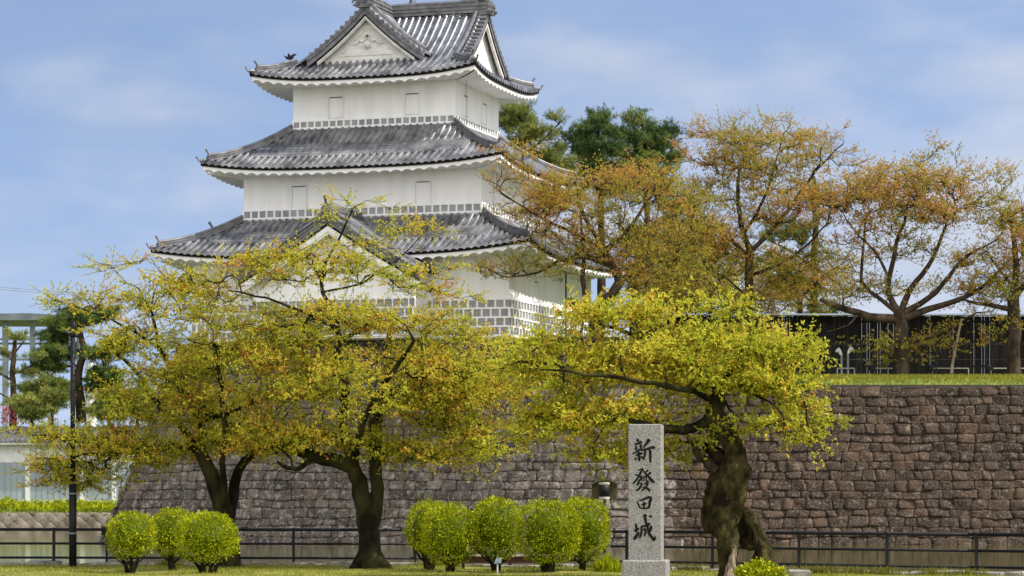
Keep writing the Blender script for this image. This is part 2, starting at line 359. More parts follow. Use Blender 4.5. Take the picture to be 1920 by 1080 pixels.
def eave_face(parts, O, A, N, L, Z, amin, amax, over):
    """black fascia, scalloped white eave board and corrugated soffit along one eave"""
    fas, wh = parts
    O = np.array(O); A = np.array(A); N = np.array(N)
    al = arange(0, L, .0725)
    def pt(a, d, z): q = O+A*a+N*d; return (q[0], q[1], z)
    n = len(al)
    # fascia
    vs = []
    for a in al:
        z = Z(a, 0)
        vs += [pt(a, .03, z+.03), pt(a, .03, z-.15), pt(a, .12, z-.15), pt(a, .12, z+.03)]
    fs = [(i*4+k, i*4+(k+1)%4, (i+1)*4+(k+1)%4, (i+1)*4+k) for i in range(n-1) for k in range(4)]
    fas.add(vs, fs+[(0,1,2,3), tuple((n-1)*4+k for k in (3,2,1,0))])
    # white scalloped board + soffit
    rows = [(.10, 0), (.10, 1), (.5, 2), (1.0, 2), (over+.05, 2)]
    vs = []
    for (d, k) in rows:
        for a in al:
            t = a/L; aa = d+t*(L-2*d); zz = Z(aa, 0); mid = Z(L/2, 0); up = zz-mid
            sc_ = .085*abs(math.sin(math.pi*a/.58))
            f = max(0, 1-d/(over+.3))
            if k == 0: z = zz-.153
            elif k == 1: z = zz-.40+sc_*1.3
            else: z = mid+up*f-.36-.10*0+sc_*.9+.10*d-.02
            vs.append(pt(aa, d, z))
    fs = [(r*n+i, r*n+i+1, (r+1)*n+i+1, (r+1)*n+i) for r in range(len(rows)-1) for i in range(n-1)]
    wh.add(vs, fs)
def hip_corner(mb, C0, diag, top, Zf, wd=.26):
    """ridge running up a hip from the eave corner, in two stages with horns"""
    C0 = np.array(C0); diag = np.array(diag)
    pts = []
    for t in arange(.30, top, .3):
        q = C0+diag*t; pts.append((q[0], q[1], Zf(t)+.06))
    slab_ridge(mb, pts, wd, 3, .075, .085)
    d3 = Vector((-diag[0], -diag[1], 0)).normalized()
    e = Vector(pts[0]); onigawara(mb, e+Vector((0,0,.06)), d3, .55); horn(mb, e+Vector((0,0,.25))-d3*.1, d3, .75)
    q = C0+diag*0.0; c = Vector((q[0], q[1], Zf(0)+.04)); mb.tube([e+Vector((0,0,.02)), c+Vector((0,0,.05))], .085, 8)
    horn(mb, c, d3, .6)
def hip_roof(x0, x1, y0, y1, over, ze, zt, runs, k_up, name, scale_band=None):
    """skirt roof round a storey: lower wall x0..x1,y0..y1; runs = horizontal run (front/back, left/right)"""
    X0, X1, Y0, Y1 = x0-over, x1+over, y0-over, y1+over
    t = MB(); fas = MB(); wh = MB(); rd = MB()
    faces = [((X0,Y0),(1,0),(0,1),X1-X0,runs[0],runs[1]), ((X1,Y0),(0,1),(-1,0),Y1-Y0,runs[1],runs[0]),
             ((X1,Y1),(-1,0),(0,-1),X1-X0,runs[0],runs[1]), ((X0,Y1),(0,-1),(1,0),Y1-Y0,runs[1],runs[0])]
    H = zt-ze
    for O, A, N, L, run, orun in faces:
        c = (H-.42*run)/run**2
        def Z(a, d, L=L, run=run, c=c):
            return ze+.42*d+c*d*d+k_up*abs(2*a/L-1)**3.2*max(0, 1-d/run)
        O_ = np.array(O, float); A_ = np.array(A, float); N_ = np.array(N, float)
        nr = int(L/PITCH); off = (L-nr*PITCH)/2
        for i in range(nr+1):
            a = off+i*PITCH
            dm = min(run, a*run/orun, (L-a)*run/orun)
            Pf = lambda d, a=a: (*(O_+A_*a+N_*d), Z(a, d))
            if dm > .1: row(t, Pf, 0, dm, A)
            a2 = a+PITCH/2; dm2 = min(run, a2*run/orun, (L-a2)*run/orun)
            if i < nr and dm2 > .05:
                Pp = lambda d, a=a2: (*(O_+A_*a+N_*d), Z(a, d))
                pan(t, Pp, -.02, dm2, A, PITCH/2+.01)
            if scale_band and dm2 > scale_band+1.1 and i < nr:
                scales(t, Pp, scale_band, A)
        eave_face((fas, wh), O, A, N, L, Z, 0, L, over)
        # corner beam end under the eave
        qd = (A_+N_)
        q0 = O_+qd*.28; q1 = O_+qd*(over+.2); zz = Z(0,0)
        wh.bar((q0[0],q0[1],zz-.42),(q1[0],q1[1],zz-.62),.24,.26)
        # top flashing course against the upper wall
        a0, a1 = orun, L-orun
        slab_ridge(rd, [(*(O_+A_*a+N_*(run-.12)), Z(a, run)-.20) for a in arange(a0+.1, a1-.1, 2)], .26, 2, .07, .06)
        # hip at the start corner of each face
        diag = (A_*orun/run*1.0+N_)
        hip_corner(rd, O_, diag, run-.05, lambda t_, Z=Z, r=orun/run: Z(t_*r, t_))
    ro = cpart(name, t, M['tile'])
    ri = cpart('ridge_tiles', rd, M['ridge'], ro)
    ea = cpart('eave_board', fas, M['blackwood'], ro)
    so_ = cpart('soffit', wh, M['plaster'], ro)
    return ro
def namako(x0, x1, y0, y1, z0, nrow, ch, pitch, name='lattice_band', y_back=True, off=.02):
    """grey tiles behind raised white plaster grid on front and right faces (and the hidden ones)"""
    gr = MB(); wb = MB(); h = nrow*ch
    gr.box((x0-off, y0-off, z0), (x1+off, y1+off, z0+h))
    b = .088; o2 = off+.035
    for r in range(nrow+1):
        z = z0+r*ch; bb = b if 0 < r < nrow else b*1.15
        wb.box((x0-o2, y0-o2, z-bb/2), (x1+o2, y1+o2, z+bb/2))
    def vert(face):
        L = (x1-x0) if face in 'FB' else (y1-y0); n = int(L/pitch)
        for i in range(n+1):
            a = i*L/n
            for r in range(nrow):
                za, zb = z0+r*ch+b/2, z0+(r+1)*ch-b/2
                aa = a+(L/n/2 if (r % 2 and nrow > 1) else 0)
                if aa > L: continue
                if face == 'F': wb.box((x0+aa-b/2, y0-o2+.003, za), (x0+aa+b/2, y0-off+.01, zb))
                if face == 'R': wb.box((x1+off-.01, y0+aa-b/2, za), (x1+o2-.003, y0+aa+b/2, zb))
                if face == 'L': wb.box((x0-o2+.003, y0+aa-b/2, za), (x0-off+.01, y0+aa+b/2, zb))
                if face == 'B': wb.box((x0+aa-b/2, y1+off-.01, za), (x0+aa+b/2, y1+o2-.003, zb))
    for f in 'FRLB': vert(f)
    o = cpart(name, gr, M['namako']); cpart('plaster_grid', wb, M['plaster'], o); return o
T1 = (-16.2, 0, 0, 13.6); T2 = (-14.3, -2.0, 1.8, 11.9); T3 = (-12.38, -3.93, 3.5, 10.3)
for (x0, x1, y0, y1), za, zb in ((T1, CB, 13.35), (T2, 13.3, 17.72), (T3, 17.8, 22.2)):
    mb = MB(); mb.box((x0, y0, za), (x1, y1, zb)); cpart('storey_wall', mb, M['plaster'])
hip_roof(*T1, 1.54, 13.42, 15.42, (3.34, 3.44), .5, 'roof', 1.3)
hip_roof(*T2, 1.6, 17.82, 20.02, (3.3, 3.53), .42, 'roof', 1.15)
namako(*T2, 15.56, 1, .42, .40); namako(*T3, 20.13, 1, .37, .37)
namako(*T1, CB+.12, 4, .43, .44, off=.03)
# windows: plaster shutters in shallow frames
def window(cx_, z0, z1, face, wall, wd=.72):
    x0, x1, y0, y1 = wall
    fr = MB(); sh = MB(); sl_ = MB()
    def bx(m, a0, a1, d0, d1, za, zb):
        if face == 'F': m.box((a0, y0-d1, za), (a1, y0-d0, zb))
        else: m.box((x1+d0, a0, za), (x1+d1, a1, zb))
    h = wd/2; e = .05
    bx(fr, cx_-h-e, cx_-h, -.02, .085, z0-e, z1+e); bx(fr, cx_+h, cx_+h+e, -.02, .085, z0-e, z1+e)
    bx(fr, cx_-h+.001, cx_+h-.001, -.02, .05, z0-e, z0); bx(fr, cx_-h+.001, cx_+h-.001, -.02, .10, z1, z1+e)
    bx(sh, cx_-h+.02, cx_+h-.015, -.02, .02, z0+.01, z1-.05)
    bx(sl_, cx_-h+.05, cx_+h-.05, -.02, .03, z1-.045, z1-.004)
    o = cpart('window', fr, M['plaster']); cpart('shutter', sh, M['plaster'], o); cpart('slot', sl_, M['cable'], o)
for cx_ in (-10.11, -6.12): window(cx_, 20.64, 21.62, 'F', T3)
for cx_ in (-11.36, -4.95): window(cx_, 16.05, 17.1, 'F', T2)
for cx_ in (-13.2, -3.05): window(cx_, 11.25, 12.25, 'F', T1)
for cy_ in (5.0, 7.9): window(cy_, 20.64, 21.62, 'R', T3)
for cy_ in (4.2, 9.0): window(cy_, 16.05, 17.1, 'R', T2)
for cy_ in (4.0, 9.6): window(cy_, 11.4, 12.35, 'R', T1)
# --- top roof: T-shaped ridges, three gables
X0, X1, Y0, Y1 = T3[0]-1.65, T3[1]+1.65, T3[2]-1.65, T3[3]+1.65
ZE, ZR, XA, YB = 22.35, 26.0, -8.5, 6.9
def upl(a, L, k=.42): return k*abs(2*a/L-1)**3.2
LX, LYv = X1-X0, Y1-Y0
def hF(d): return .38*d+.0679*d*d
def zA(r): return 26.0-1.0*r+.0617*r*r
def zF(x, d): return ZE+hF(d)+upl(x-X0, LX)*max(0, 1-d/1.85)
def zL(y, d): return max(zA(5.53-d), ZE)+upl(y-Y0, LYv)*max(0, 1-d/1.85)
def solve(f, lo, hi):   # f increasing
    for _ in range(30):
        m = (lo+hi)/2
        if f(m) > 0: hi = m
        else: lo = m
    return (lo+hi)/2
t = MB(); fas = MB(); wh = MB(); rd = MB()
GY, GX = 3.7, -3.75            # gable wall planes (front, right)
def frontZone(x):              # list of (d0, d1) on the front face at x
    if x > GX+.3: return [(0, min(1.75, X1-x))]
    r = abs(x-XA)
    if x >= XA:
        if r > 3.1: return [(0, 5.05)]
        dv = solve(lambda d: ZE+hF(d)-zA(r), 0, 5.05)
        return [(0, 2.0), (max(dv, 1.85), 5.05)]
    if r <= 3.05: return [(0, 2.0)]
    dl = x-X0; dv = solve(lambda d: hF(d)-(zA(5.53-dl)-ZE), 0, 3)
    return [(0, min(1.85, dv))]
nr = int(LX/PITCH); off = (LX-nr*PITCH)/2
for i in range(nr+1):
    for half in (0, 1):
        x = X0+off+i*PITCH+half*PITCH/2
        if x > X1-.05: continue
        for (d0, d1) in frontZone(x):
            if d1-d0 < .12: continue
            Pf = lambda d, x=x: (x, Y0+d, zF(x, d))
            if half: pan(t, Pf, d0, d1, (1,0), PITCH/2+.01, .15)
            else: row(t, Pf, d0, d1, (1,0), cap=(d0 == 0))
            if x < GX+.3:     # matching back slope
                Pb = lambda d, x=x: (x, Y1-d, zF(x, d))
                if half: pan(t, Pb, d0, d1, (-1,0), PITCH/2+.01, .3)
                else: row(t, Pb, d0, d1, (-1,0), cap=(d0 == 0))
# right skirt
nr = int(LYv/PITCH); off = (LYv-nr*PITCH)/2
for i in range(nr+1):
    for half in (0, 1):
        y = Y0+off+i*PITCH+half*PITCH/2
        if y > Y1-.05: continue
        dm = min(1.55, y-Y0, Y1-y)
        if dm > .12:
            Pf = lambda d, y=y: (X1-d, y, ZE+hF(d)+upl(y-Y0, LYv)*max(0,1-d/1.85))
            (pan(t, Pf, 0, dm, (0,1), PITCH/2+.01) if half else row(t, Pf, 0, dm, (0,1)))
        # left slope
        if y >= 3.25 and y <= 10.55: dm = 5.5
        else:
            e = (y-Y0) if y < YB else (Y1-y); dm = solve(lambda d: zA(5.53-d)-ZE-hF(e), 0, 5)
        if dm > .12:
            Pf = lambda d, y=y: (X0+d, y, zL(y, d))
            (pan(t, Pf, 0, dm, (0,-1), PITCH/2+.01) if half else row(t, Pf, 0, dm, (0,-1)))
        # right slope of the cross ridge
        for (ya, sgn) in ((y, 1),):
            yy = y if y < YB else 2*YB-y
            if 3.22 <= yy <= 6.75:
                rl = 3.05 if yy < GY else solve(lambda r: (ZE+hF(yy-Y0))-zA(r), 0, 3.3)
                if rl > .15:
                    Pf = lambda d, y=y, rl=rl: (XA+rl-d, y, zA(rl-d)+.01)
                    (pan(t, Pf, 0, rl, (0,1), PITCH/2+.01) if half else row(t, Pf, 0, rl, (0,1), cap=False))
def verge(mb, pts, d, ln=.42, r=.085, step=.34):
    """short round tiles laid across the gable verge, open ends facing out along d"""
    pts = [Vector(p) for p in pts]; acc = 0
    for a, b in zip(pts, pts[1:]):
        L = (b-a).length; s = step-acc if acc else 0
        while s < L:
            p = a+(b-a)*(s/L); mb.tube([p, p+Vector(d)*ln], r, 8); s += step
        acc = (L-(s-step)) % step
# front gable A
ptsL = [(XA-r, 3.2, zA(r)+.10) for r in arange(.2, 3.0, .3)]; ptsR = [(XA+r, 3.2, zA(r)+.10) for r in arange(.2, 3.0, .3)]
for pp in (ptsL, ptsR):
    verge(rd, [(a, b-.02, c) for a, b, c in pp], (0, .42, 0), 1.0)
    rd.tube([(a, b+.62, c+.14) for a, b, c in pp], .12, 8)
    for q, (a, b, c) in enumerate(pp[:-1]):
        n2 = pp[q+1]; rd.bar((a, b+.62, c+.02), (n2[0], n2[1]+.62, n2[2]+.02), .26, .16)
# right gable B
zb_ = lambda y: ZE+hF(5.05-abs(y-YB))
for s in (-1, 1):
    pp = [(GX+.45, YB+s*r, zb_(YB+s*r)+.10) for r in arange(.2, 3.3, .3)]
    verge(rd, pp, (-1, 0, 0), .46)
    rd.tube([(a-.62, b, c+.10) for a, b, c in pp], .10, 8)
# gable walls and barge boards
trim = MB(); GB = []; GT = []
def gable(prof, half, base, origin, out, lat, rec=.42, bh=.20):
    wall = MB(); barge = MB(); blk = MB(); GB.append((wall, barge, blk))
    """triangular gable; prof(r)=roof underside height; origin at verge plane centre; out = outward plan dir, lat = lateral dir"""
    O = np.array(origin, float); out = np.array(out, float); lat = np.array(lat, float)
    def p3(r, d, z): q = O+lat*r-out*d; return (q[0], q[1], z)
    rs = arange(-half, half, .25); vb = .40; tb = MB(); GT.append(tb)
    top = [p3(r, rec, max(base+.01, prof(abs(r))-.2)) for r in rs]
    wall.prism([p3(-half, rec, base-.3)]+top+[p3(half, rec, base-.3)][::1], tuple(-np.append(out, 0)*.1))
    for s in (-1, 1):
        rr = arange(0, half+.1, .25)
        for a, b in zip(rr, rr[1:]):
            for m_, d0, d1, z0, z1 in ((tb, .0, .16, -.15, .04), (tb, .04, .16, -vb, -.18), (blk, .06, .17, -vb-.09, -vb-.003), (barge, .09, .17, -vb-bh, -vb-.093), (barge, .13, .21, -vb-bh-.07, -vb-bh-.003)):
                if prof(b)+z1 < base+.05: continue
                A0 = [p3(s*a, d0, prof(a)+z0), p3(s*b, d0, prof(b)+z0), p3(s*b, d0, prof(b)+z1), p3(s*a, d0, prof(a)+z1)]
                A1 = [p3(s*a, d1, prof(a)+z0), p3(s*b, d1, prof(b)+z0), p3(s*b, d1, prof(b)+z1), p3(s*a, d1, prof(a)+z1)]
                m_.add(A0+A1, [(0,1,2,3),(7,6,5,4),(0,4,5,1),(3,2,6,7),(0,3,7,4),(1,5,6,2)])
    return p3
p3 = gable(zA, 2.95, 23.2, (XA, 3.22), (0,-1), (1,0))
for s in (-1, 1):   # inner moulded triangle and crest
    trim.bar(p3(0, .40, 25.0), p3(s*1.45, .40, 23.66), .04, .05)
trim.bar(p3(-1.5, .40, 23.64), p3(1.5, .40, 23.64), .04, .06)
trim.tube([p3(0,.44,24.55), p3(0,.36,24.55)], .13, 12)
for s in (-1,1):
    trim.tube([p3(s*.08,.40,24.42), p3(s*.28,.39,24.30), p3(s*.42,.39,24.36), p3(s*.6,.39,24.2), p3(s*.8,.40,24.15)], [.05,.08,.06,.06,.03], 8)
trim.lathe(p3(0,.40,24.12), [(.02,-.2),(.14,-.12),(.18,0),(.12,.12),(.02,.16)], 10)
hole = MB(); hole.tube([p3(0,.40,24.55), p3(0,.345,24.55)], .085, 12)
zbf = lambda r: ZE+hF(5.05-r)
gable(zbf, 3.25, 23.15, (GX+.45, YB), (1,0), (0,1), .42, .26)
gable(zA, 3.15, 23.2, (XA, 10.58), (0,1), (-1,0))
# ridges on top
slab_ridge(rd, [(XA, y, ZR-.02) for y in arange(3.15, 10.65, 1.5)], .42, 6, .085, .12)
slab_ridge(rd, [(x, YB, ZR-.02) for x in arange(XA+.15, GX+.5, 1.2)], .42, 6, .085, .12)
onigawara(rd, (XA, 3.18, ZR+.05), (0,-1,0), 1.35); onigawara(rd, (GX+.48, YB, ZR+.0), (1,0,0), 1.3); onigawara(rd, (XA, 10.62, ZR+.05), (0,1,0), 1.2)
for q in (-1, 1): rd.tube([(XA+q*.42, 3.1, ZR+.18+.1*math.cos(a)) if False else (XA+q*(.45+.13*math.cos(a)), 3.06, ZR+.12+.13*math.sin(a)) for a in [k*.6 for k in range(10)]], .05, 6)
def Zhip(O_, diag):
    return None
# hip ridges of the top roof
hip_corner(rd, (X1, Y0), (-1, 1), 1.55, lambda s: zF(X1-s, s)); hip_corner(rd, (X1, Y1), (-1,-1), 1.55, lambda s: zF(X1-s, s))
hip_corner(rd, (X0, Y0), (1.03, 1), 1.75, lambda s: zF(X0+s, s)); hip_corner(rd, (X0, Y1), (1.03,-1), 1.75, lambda s: zF(X0+s, s))
for O, A, N, L in (((X0,Y0),(1,0),(0,1),LX), ((X1,Y0),(0,1),(-1,0),LYv), ((X1,Y1),(-1,0),(0,-1),LX), ((X0,Y1),(0,-1),(1,0),LYv)):
    eave_face((fas, wh), O, A, N, L, lambda a, d, L=L: ZE+upl(a, L), 0, L, 1.65)
ro = cpart('roof', t, M['tile']); cpart('ridge_tiles', rd, M['ridge'], ro); cpart('eave_board', fas, M['blackwood'], ro); cpart('soffit', wh, M['plaster'], ro)
gbs = []
for wall, barge, blk in GB:
    gb = cpart('gable', wall, M['plaster_aged']); gbs.append(gb); cpart('barge_board', barge, M['plaster_aged'], gb); cpart('verge_board', blk, M['blackwood'], gb); cpart('verge_tiles', GT[len(gbs)-1], M['ridge'], gb)
cpart('moulding', trim, M['plaster_aged'], gbs[0]); cpart('crest_hole', hole, M['cable'], gbs[0])
# fish ornaments on the three ridge ends
def shachi(p, d):
    mb = MB(); p = Vector(p); d = Vector(d)
    path = [p, p-d*.02+Vector((0,0,.3)), p-d*.15+Vector((0,0,.6)), p-d*.1+Vector((0,0,.95)), p+d*.15+Vector((0,0,1.25))]
    mb.tube(path, [.26,.24,.2,.13,.06], 10)
    sd = Vector((d.y,-d.x,0))
    for a in (-.5,.0,.5): mb.prism([path[-1]+sd*(a*.1), path[-1]+sd*(a*.7+.08)+Vector((0,0,.4))+d*.2, path[-1]+sd*(a*.7-.08)+Vector((0,0,.42))+d*.2], tuple(d*.03))
    for s in (-1,1): mb.prism([path[1]+sd*(s*.2), path[1]+sd*(s*.5)+Vector((0,0,.2)), path[1]+sd*(s*.42)-Vector((0,0,.12))], tuple(d*.03))
    return cpart('fish_ornament', mb, M['bronze'], castle, True)
M['bronze'] = mat('bronze', (.07,.10,.13,1), (.14,.19,.22,1), .5, 5, metallic=.4)
shachi((XA, 3.55, ZR+.6), (0,-1,0)); shachi((GX+.1, YB, ZR+.6), (1,0,0)); shachi((XA, 10.2, ZR+.6), (0,1,0))
# --- first storey: projecting front bay and left bay with gabled roofs
def bay(frame, name, zr, rm, sv, wallhalf, zw0, prof, eave_s, tier_front):
    """frame(s, r, z)->(x,y,z): s outward distance from the storey wall, r lateral"""
    t = MB(); rd = MB(); wl_ = MB(); bg_ = MB(); bk = MB(); FS = []
    ss = arange(-tier_front, sv, PITCH)
    def seg(s):
        return rm if s > -.1 else solve(lambda r: -(prof(r)-(13.42+.42*(-s+1.54)+.054*(-s+1.54)**2)), 0, rm)
    for i, s in enumerate(ss):
        for half in (0, 1):
            q = s-half*PITCH/2; rl = seg(q)
            if rl < .2: continue
            for sg in (-1, 1):
                f0 = frame(q, 0, 0); f1 = frame(q+1, 0, 0); side = (f1[0]-f0[0], f1[1]-f0[1])
                Pf = lambda d, q=q, rl=rl, sg=sg: frame(q, sg*(rl-d), prof(rl-d))
                (pan(t, Pf, 0, rl, side, PITCH/2+.01) if half else row(t, Pf, 0, rl, side))
    slab_ridge(rd, [frame(s, 0, zr) for s in arange(sv+.1, -tier_front, 1.2)], .34, 4, .08, .10)
    f0 = np.array(frame(sv, 0, zr)); f1 = np.array(frame(sv+1, 0, zr)); out = f1-f0; L0 = np.array(frame(sv,1,zr))-f0
    onigawara(rd, f0+out*.05+np.array([0,0,.02]), out, .95); horn(rd, f0+np.array([0,0,.42]), out, .9)
    for sg in (-1,1):
        pp = [frame(sv+.02, sg*r, prof(r)+.1) for r in arange(.2, rm, .3)]
        verge(rd, pp, tuple(-out), .45)
        rd.tube([tuple(np.array(p_)-out*.62+np.array([0,0,.1])) for p_ in pp], .10, 8)
        e = np.array(frame(sv, sg*rm, prof(rm)))
        fas = MB(); FS.append(fas); fas.bar(tuple(e+np.array([0,0,-.05])), tuple(np.array(frame(0, sg*rm, prof(rm)-.05))), .08, .12)
    # walls
    rs = arange(-wallhalf, wallhalf, .3)
    wl_.prism([frame(sv-.75, -wallhalf, zw0)]+[frame(sv-.75, r, prof(abs(r))-.1) for r in rs]+[frame(sv-.75, wallhalf, zw0)], tuple(-out*(sv-.75-.02)))
    for sg in (-1,1):
        rr = arange(0, rm+.05, .3)
        for a, b in zip(rr, rr[1:]):
            for m_, d0, d1, z0, z1 in ((rd, .0, .2, -.14, .04), (rd, .03, .2, -.30, -.16), (rd, .05, .2, -.45, -.32), (bk, .07, .2, -.57, -.453), (bg_, .10, .22, -.84, -.573), (bg_, .15, .28, -.95, -.843)):
                A0 = [frame(sv-d0, sg*a, prof(a)+z0), frame(sv-d0, sg*b, prof(b)+z0), frame(sv-d0, sg*b, prof(b)+z1), frame(sv-d0, sg*a, prof(a)+z1)]
                A1 = [frame(sv-d1, sg*a, prof(a)+z0), frame(sv-d1, sg*b, prof(b)+z0), frame(sv-d1, sg*b, prof(b)+z1), frame(sv-d1, sg*a, prof(a)+z1)]
                m_.add(A0+A1, [(0,1,2,3),(7,6,5,4),(0,4,5,1),(3,2,6,7),(0,3,7,4),(1,5,6,2)])
        # underside of the overhanging roof
        vs = []
        for r in arange(0, rm, .4): vs += [frame(sv-.1, sg*r, prof(r)-.12), frame(0, sg*r, prof(r)-.12)]
        bg_.add(vs, [(i*2, i*2+1, i*2+3, i*2+2) for i in range(len(vs)//2-1)])
    b_ = cpart(name, wl_, M['plaster']); r_ = cpart('bay_roof', t, M['tile'], b_); cpart('bay_ridge', rd, M['ridge'], b_)
    cpart('barge_board', bg_, M['plaster'], b_); cpart('verge_board', bk, M['blackwood'], b_); [cpart('bay_fascia', q, M['blackwood'], b_) for q in FS]
prG = lambda r: 15.25-.66*r+.0137*r*r
bay(lambda s, r, z: (-8.15+r, -s, z), 'front_bay', 15.25, 4.5, 2.6, 4.1, CB, prG, 1.54, 1.8)
bay(lambda s, r, z: (-16.2-s, 6.8+r, z), 'side_bay', 15.25, 4.6, 1.9, 3.8, CB, prG, 1.54, 1.9)
# lattice on the front bay
gr = MB(); wb = MB(); yb = -1.85
gr.box((-12.25, yb-.03, CB+.12), (-4.05, yb+.02, CB+1.84))
for r in range(5): wb.box((-12.27, yb-.065, CB+.12+r*.43-.033), (-4.03, yb+.01, CB+.12+r*.43+.033))
for r in range(4):
    for i in range(21):
        a = -12.22+i*.405+(.2 if r % 2 else 0)
        if a < -4.1: wb.box((a-.03, yb-.062, CB+.155+r*.43), (a+.03, yb-.01, CB+.12+(r+1)*.43-.033))
o = cpart('lattice_band', gr, M['namako']); cpart('plaster_grid', wb, M['plaster'], o)
# lightning conductors and downpipe
for a, b, r in (((T3[1]+.9, T3[2]-.9, 22.0), (T3[1]+.9, T3[2]-.9, 19.3), .014), ((T2[1]+.9, T2[2]-.9, 17.5), (T2[1]+.9, T2[2]-.9, 14.7), .014), ((.25, 8.3, 13.2), (.25, 8.3, CB), .05)):
    mb = MB(); mb.tube([a, b], r, 6); cpart('downpipe' if r > .03 else 'conductor_cable', mb, M['cable'])
# crow on the left hip
mb = MB(); c = Vector(cw(X0+1.55, Y0+1.5, ZE+1.06))
mb.tube([c+Vector((-.22,0,.2)), c+Vector((-.05,0,.22)), c+Vector((.08,0,.27)), c+Vector((.16,0,.36)), c+Vector((.24,0,.40)), c+Vector((.32,0,.38))], [.03,.09,.10,.06,.055,.01], 8)
mb.prism([c+Vector((-.12,.03,.28)), c+Vector((-.36,.03,.36)), c+Vector((-.18,.03,.2))], (0,-.06,0)); mb.prism([c+Vector((.05,.03,.3)), c+Vector((-.1,.03,.48)), c+Vector((-.14,.03,.3))], (0,-.06,0))
for s in (0,.06): mb.tube([c+Vector((s,0,.2)), c+Vector((s,0,0))], .012, 5)
o = build('crow', mb, M['iron'], loc=c); tag(o, 'black crow perched on the left hip of the top castle roof', 'bird')
# ------------------------------------------------------------------ STONE WALLS
def batter(z): h = max(0, 9.4-z); return .235*h+.0065*h*h
c18, s18 = math.cos(PHI), math.sin(PHI)
A0 = np.array(cw(-16.75, -.35, 0)[:2]); B0 = np.array(cw(5.0, -.35, 0)[:2])
d1 = np.array([c18, -s18]); n1 = np.array([-s18, -c18]); L1 = np.linalg.norm(B0-A0)
d2 = np.array([1.0, 0]); n2 = np.array([0, -1.0])
def wall_pt(s, z, out=0):
    f = batter(z)+out
    if s < L1-1.5: return A0+d1*s+n1*f
    if s > L1+1.5: return B0+d2*(s-L1)+n2*f
    t = (s-L1+1.5)/3; n_ = n1*(1-t)+n2*t; n_ /= np.linalg.norm(n_)
    b = A0+d1*s if s < L1 else B0+d2*(s-L1)
    return b+n_*f
def side_pt(s, z, out=0):      # left flank, s runs back from the corner
    f = batter(z)+out; return A0+np.array([s18, c18])*s+np.array([-c18, s18])*f
def masonry(name, ptf, s0f, s1, z0, ztopf, ch, wr, m, seed, split=None, tintf=None, relief=1.0):
    """coursed rough stone: every block a pillowed lump, joints recessed"""
    r = random.Random(seed); V = []; Fq = []; T = []
    def cz(k, s): return z0+k*ch+.28*ch*mnoise.noise(Vector((s*.16, k*.9, seed)))+.22*ch*mnoise.noise(Vector((s*.75, k*5.7, seed+9)))
    K = int((9.6-z0)/ch)+1
    for k in range(K):
        s = s0f(z0+k*ch)-r.uniform(0,.2); first = True
        jx = 0
        while s < s1:
            wd = r.uniform(*wr)
            if first: wd = r.uniform(wr[1], wr[1]*1.4); first = False
            sm = s+wd/2; zt = ztopf(sm); nj = r.uniform(-.13, .13)
            if z0+(k+.35)*ch > zt: s += wd; jx = nj; continue
            gp = .005
            def top(q): return min(cz(k+1, q), zt+.06*math.sin(q*3+seed)) if z0+(k+1)*ch > zt-.3 else cz(k+1, q)
            rr = min(wd, ch)*r.uniform(.07,.17)
            a, b = s, s+wd
            sh0, sh1 = jx, nj
            def E(u, v):   # u,v in 0..1 -> wall coords
                za = cz(k, a+(b-a)*u)+gp; zb = top(a+(b-a)*u)-gp
                zz = za+(zb-za)*v; ss = (a+gp+sh0*(v-.5))*(1-u)+(b-gp+sh1*(v-.5))*u
                return ss, zz
            cu, cv = rr/wd, rr/ch
            ring = [(cu,0),(.5,-.01),(1-cu,0),(1,cv),(1,.5),(1,1-cv),(1-cu,1),(.5,1.01),(cu,1),(0,1-cv),(0,.5),(0,cv)]
            o = len(V); dep = r.uniform(.015,.07)*relief; tl = (r.uniform(-.06,.06)*relief, r.uniform(-.05,.05)*relief)
            for lev in range(4):
                sc_ = (1, .985, .91, .55)[lev]; dd = (-.12, .0, dep*.75, dep)[lev]
                for (u, v) in ring:
                    uu, vv = .5+(u-.5)*sc_, .5+(v-.5)*sc_
                    ss, zz = E(uu, vv); q = 0
                    if lev > 1: q = tl[0]*(uu-.5)*2+tl[1]*(vv-.5)*2+relief*.05*mnoise.noise(Vector((ss*3.1, zz*3.1, seed)))
                    p_ = ptf(ss, zz, dd+q); V.append((p_[0], p_[1], zz))
            ss, zz = E(.5,.5); p_ = ptf(ss, zz, dep+.02*relief); V.append((p_[0], p_[1], zz))
            for lev in range(3):
                for i in range(12): Fq.append((o+lev*12+i, o+lev*12+(i+1)%12, o+lev*12+12+(i+1)%12, o+lev*12+12+i))
            for i in range(0, 12, 2): Fq.append((o+36+i, o+36+(i+1)%12, o+36+(i+2)%12, o+48))
            tt = r.random() if not tintf else tintf(r, sm, z0+(k+.5)*ch)
            T += [tt]*49; s = b; jx = nj
    me = np_mesh(name, V, Fq, T); return me
def backing(mb, ptf, s0f, s1, z0, ztopf, ds=1.5):
    ss = arange(0, 1, 1/40); zs = 9
    vs = []
    for i, u in enumerate(ss):
        for j in range(zs):
            s_guess = s0f(0)+(s1-s0f(0))*u; z = z0+(ztopf(s_guess)-.02-z0)*j/(zs-1); s = s0f(z)+(s1-s0f(z))*u; p_ = ptf(s, z, -.07); vs.append((p_[0], p_[1], z))
    mb.add(vs, [(i*zs+j, (i+1)*zs+j, (i+1)*zs+j+1, i*zs+j+1) for i in range(len(ss)-1) for j in range(zs-1)])
def ztop(s): return 9.36 if s < L1-1.0 else (7.12 if s > L1+.2 else 9.36-(s-L1+1.0)/1.2*2.24)
tf = lambda r, s, z: min(1, max(0, r.gauss(.5,.22)))
root = empty('stone_rampart', (float(A0[0]), float(A0[1])-3, -.5)); tag(root, 'high battered castle wall of coursed rough stone rising from the moat', 'stone wall')
SPL = L1+2.5
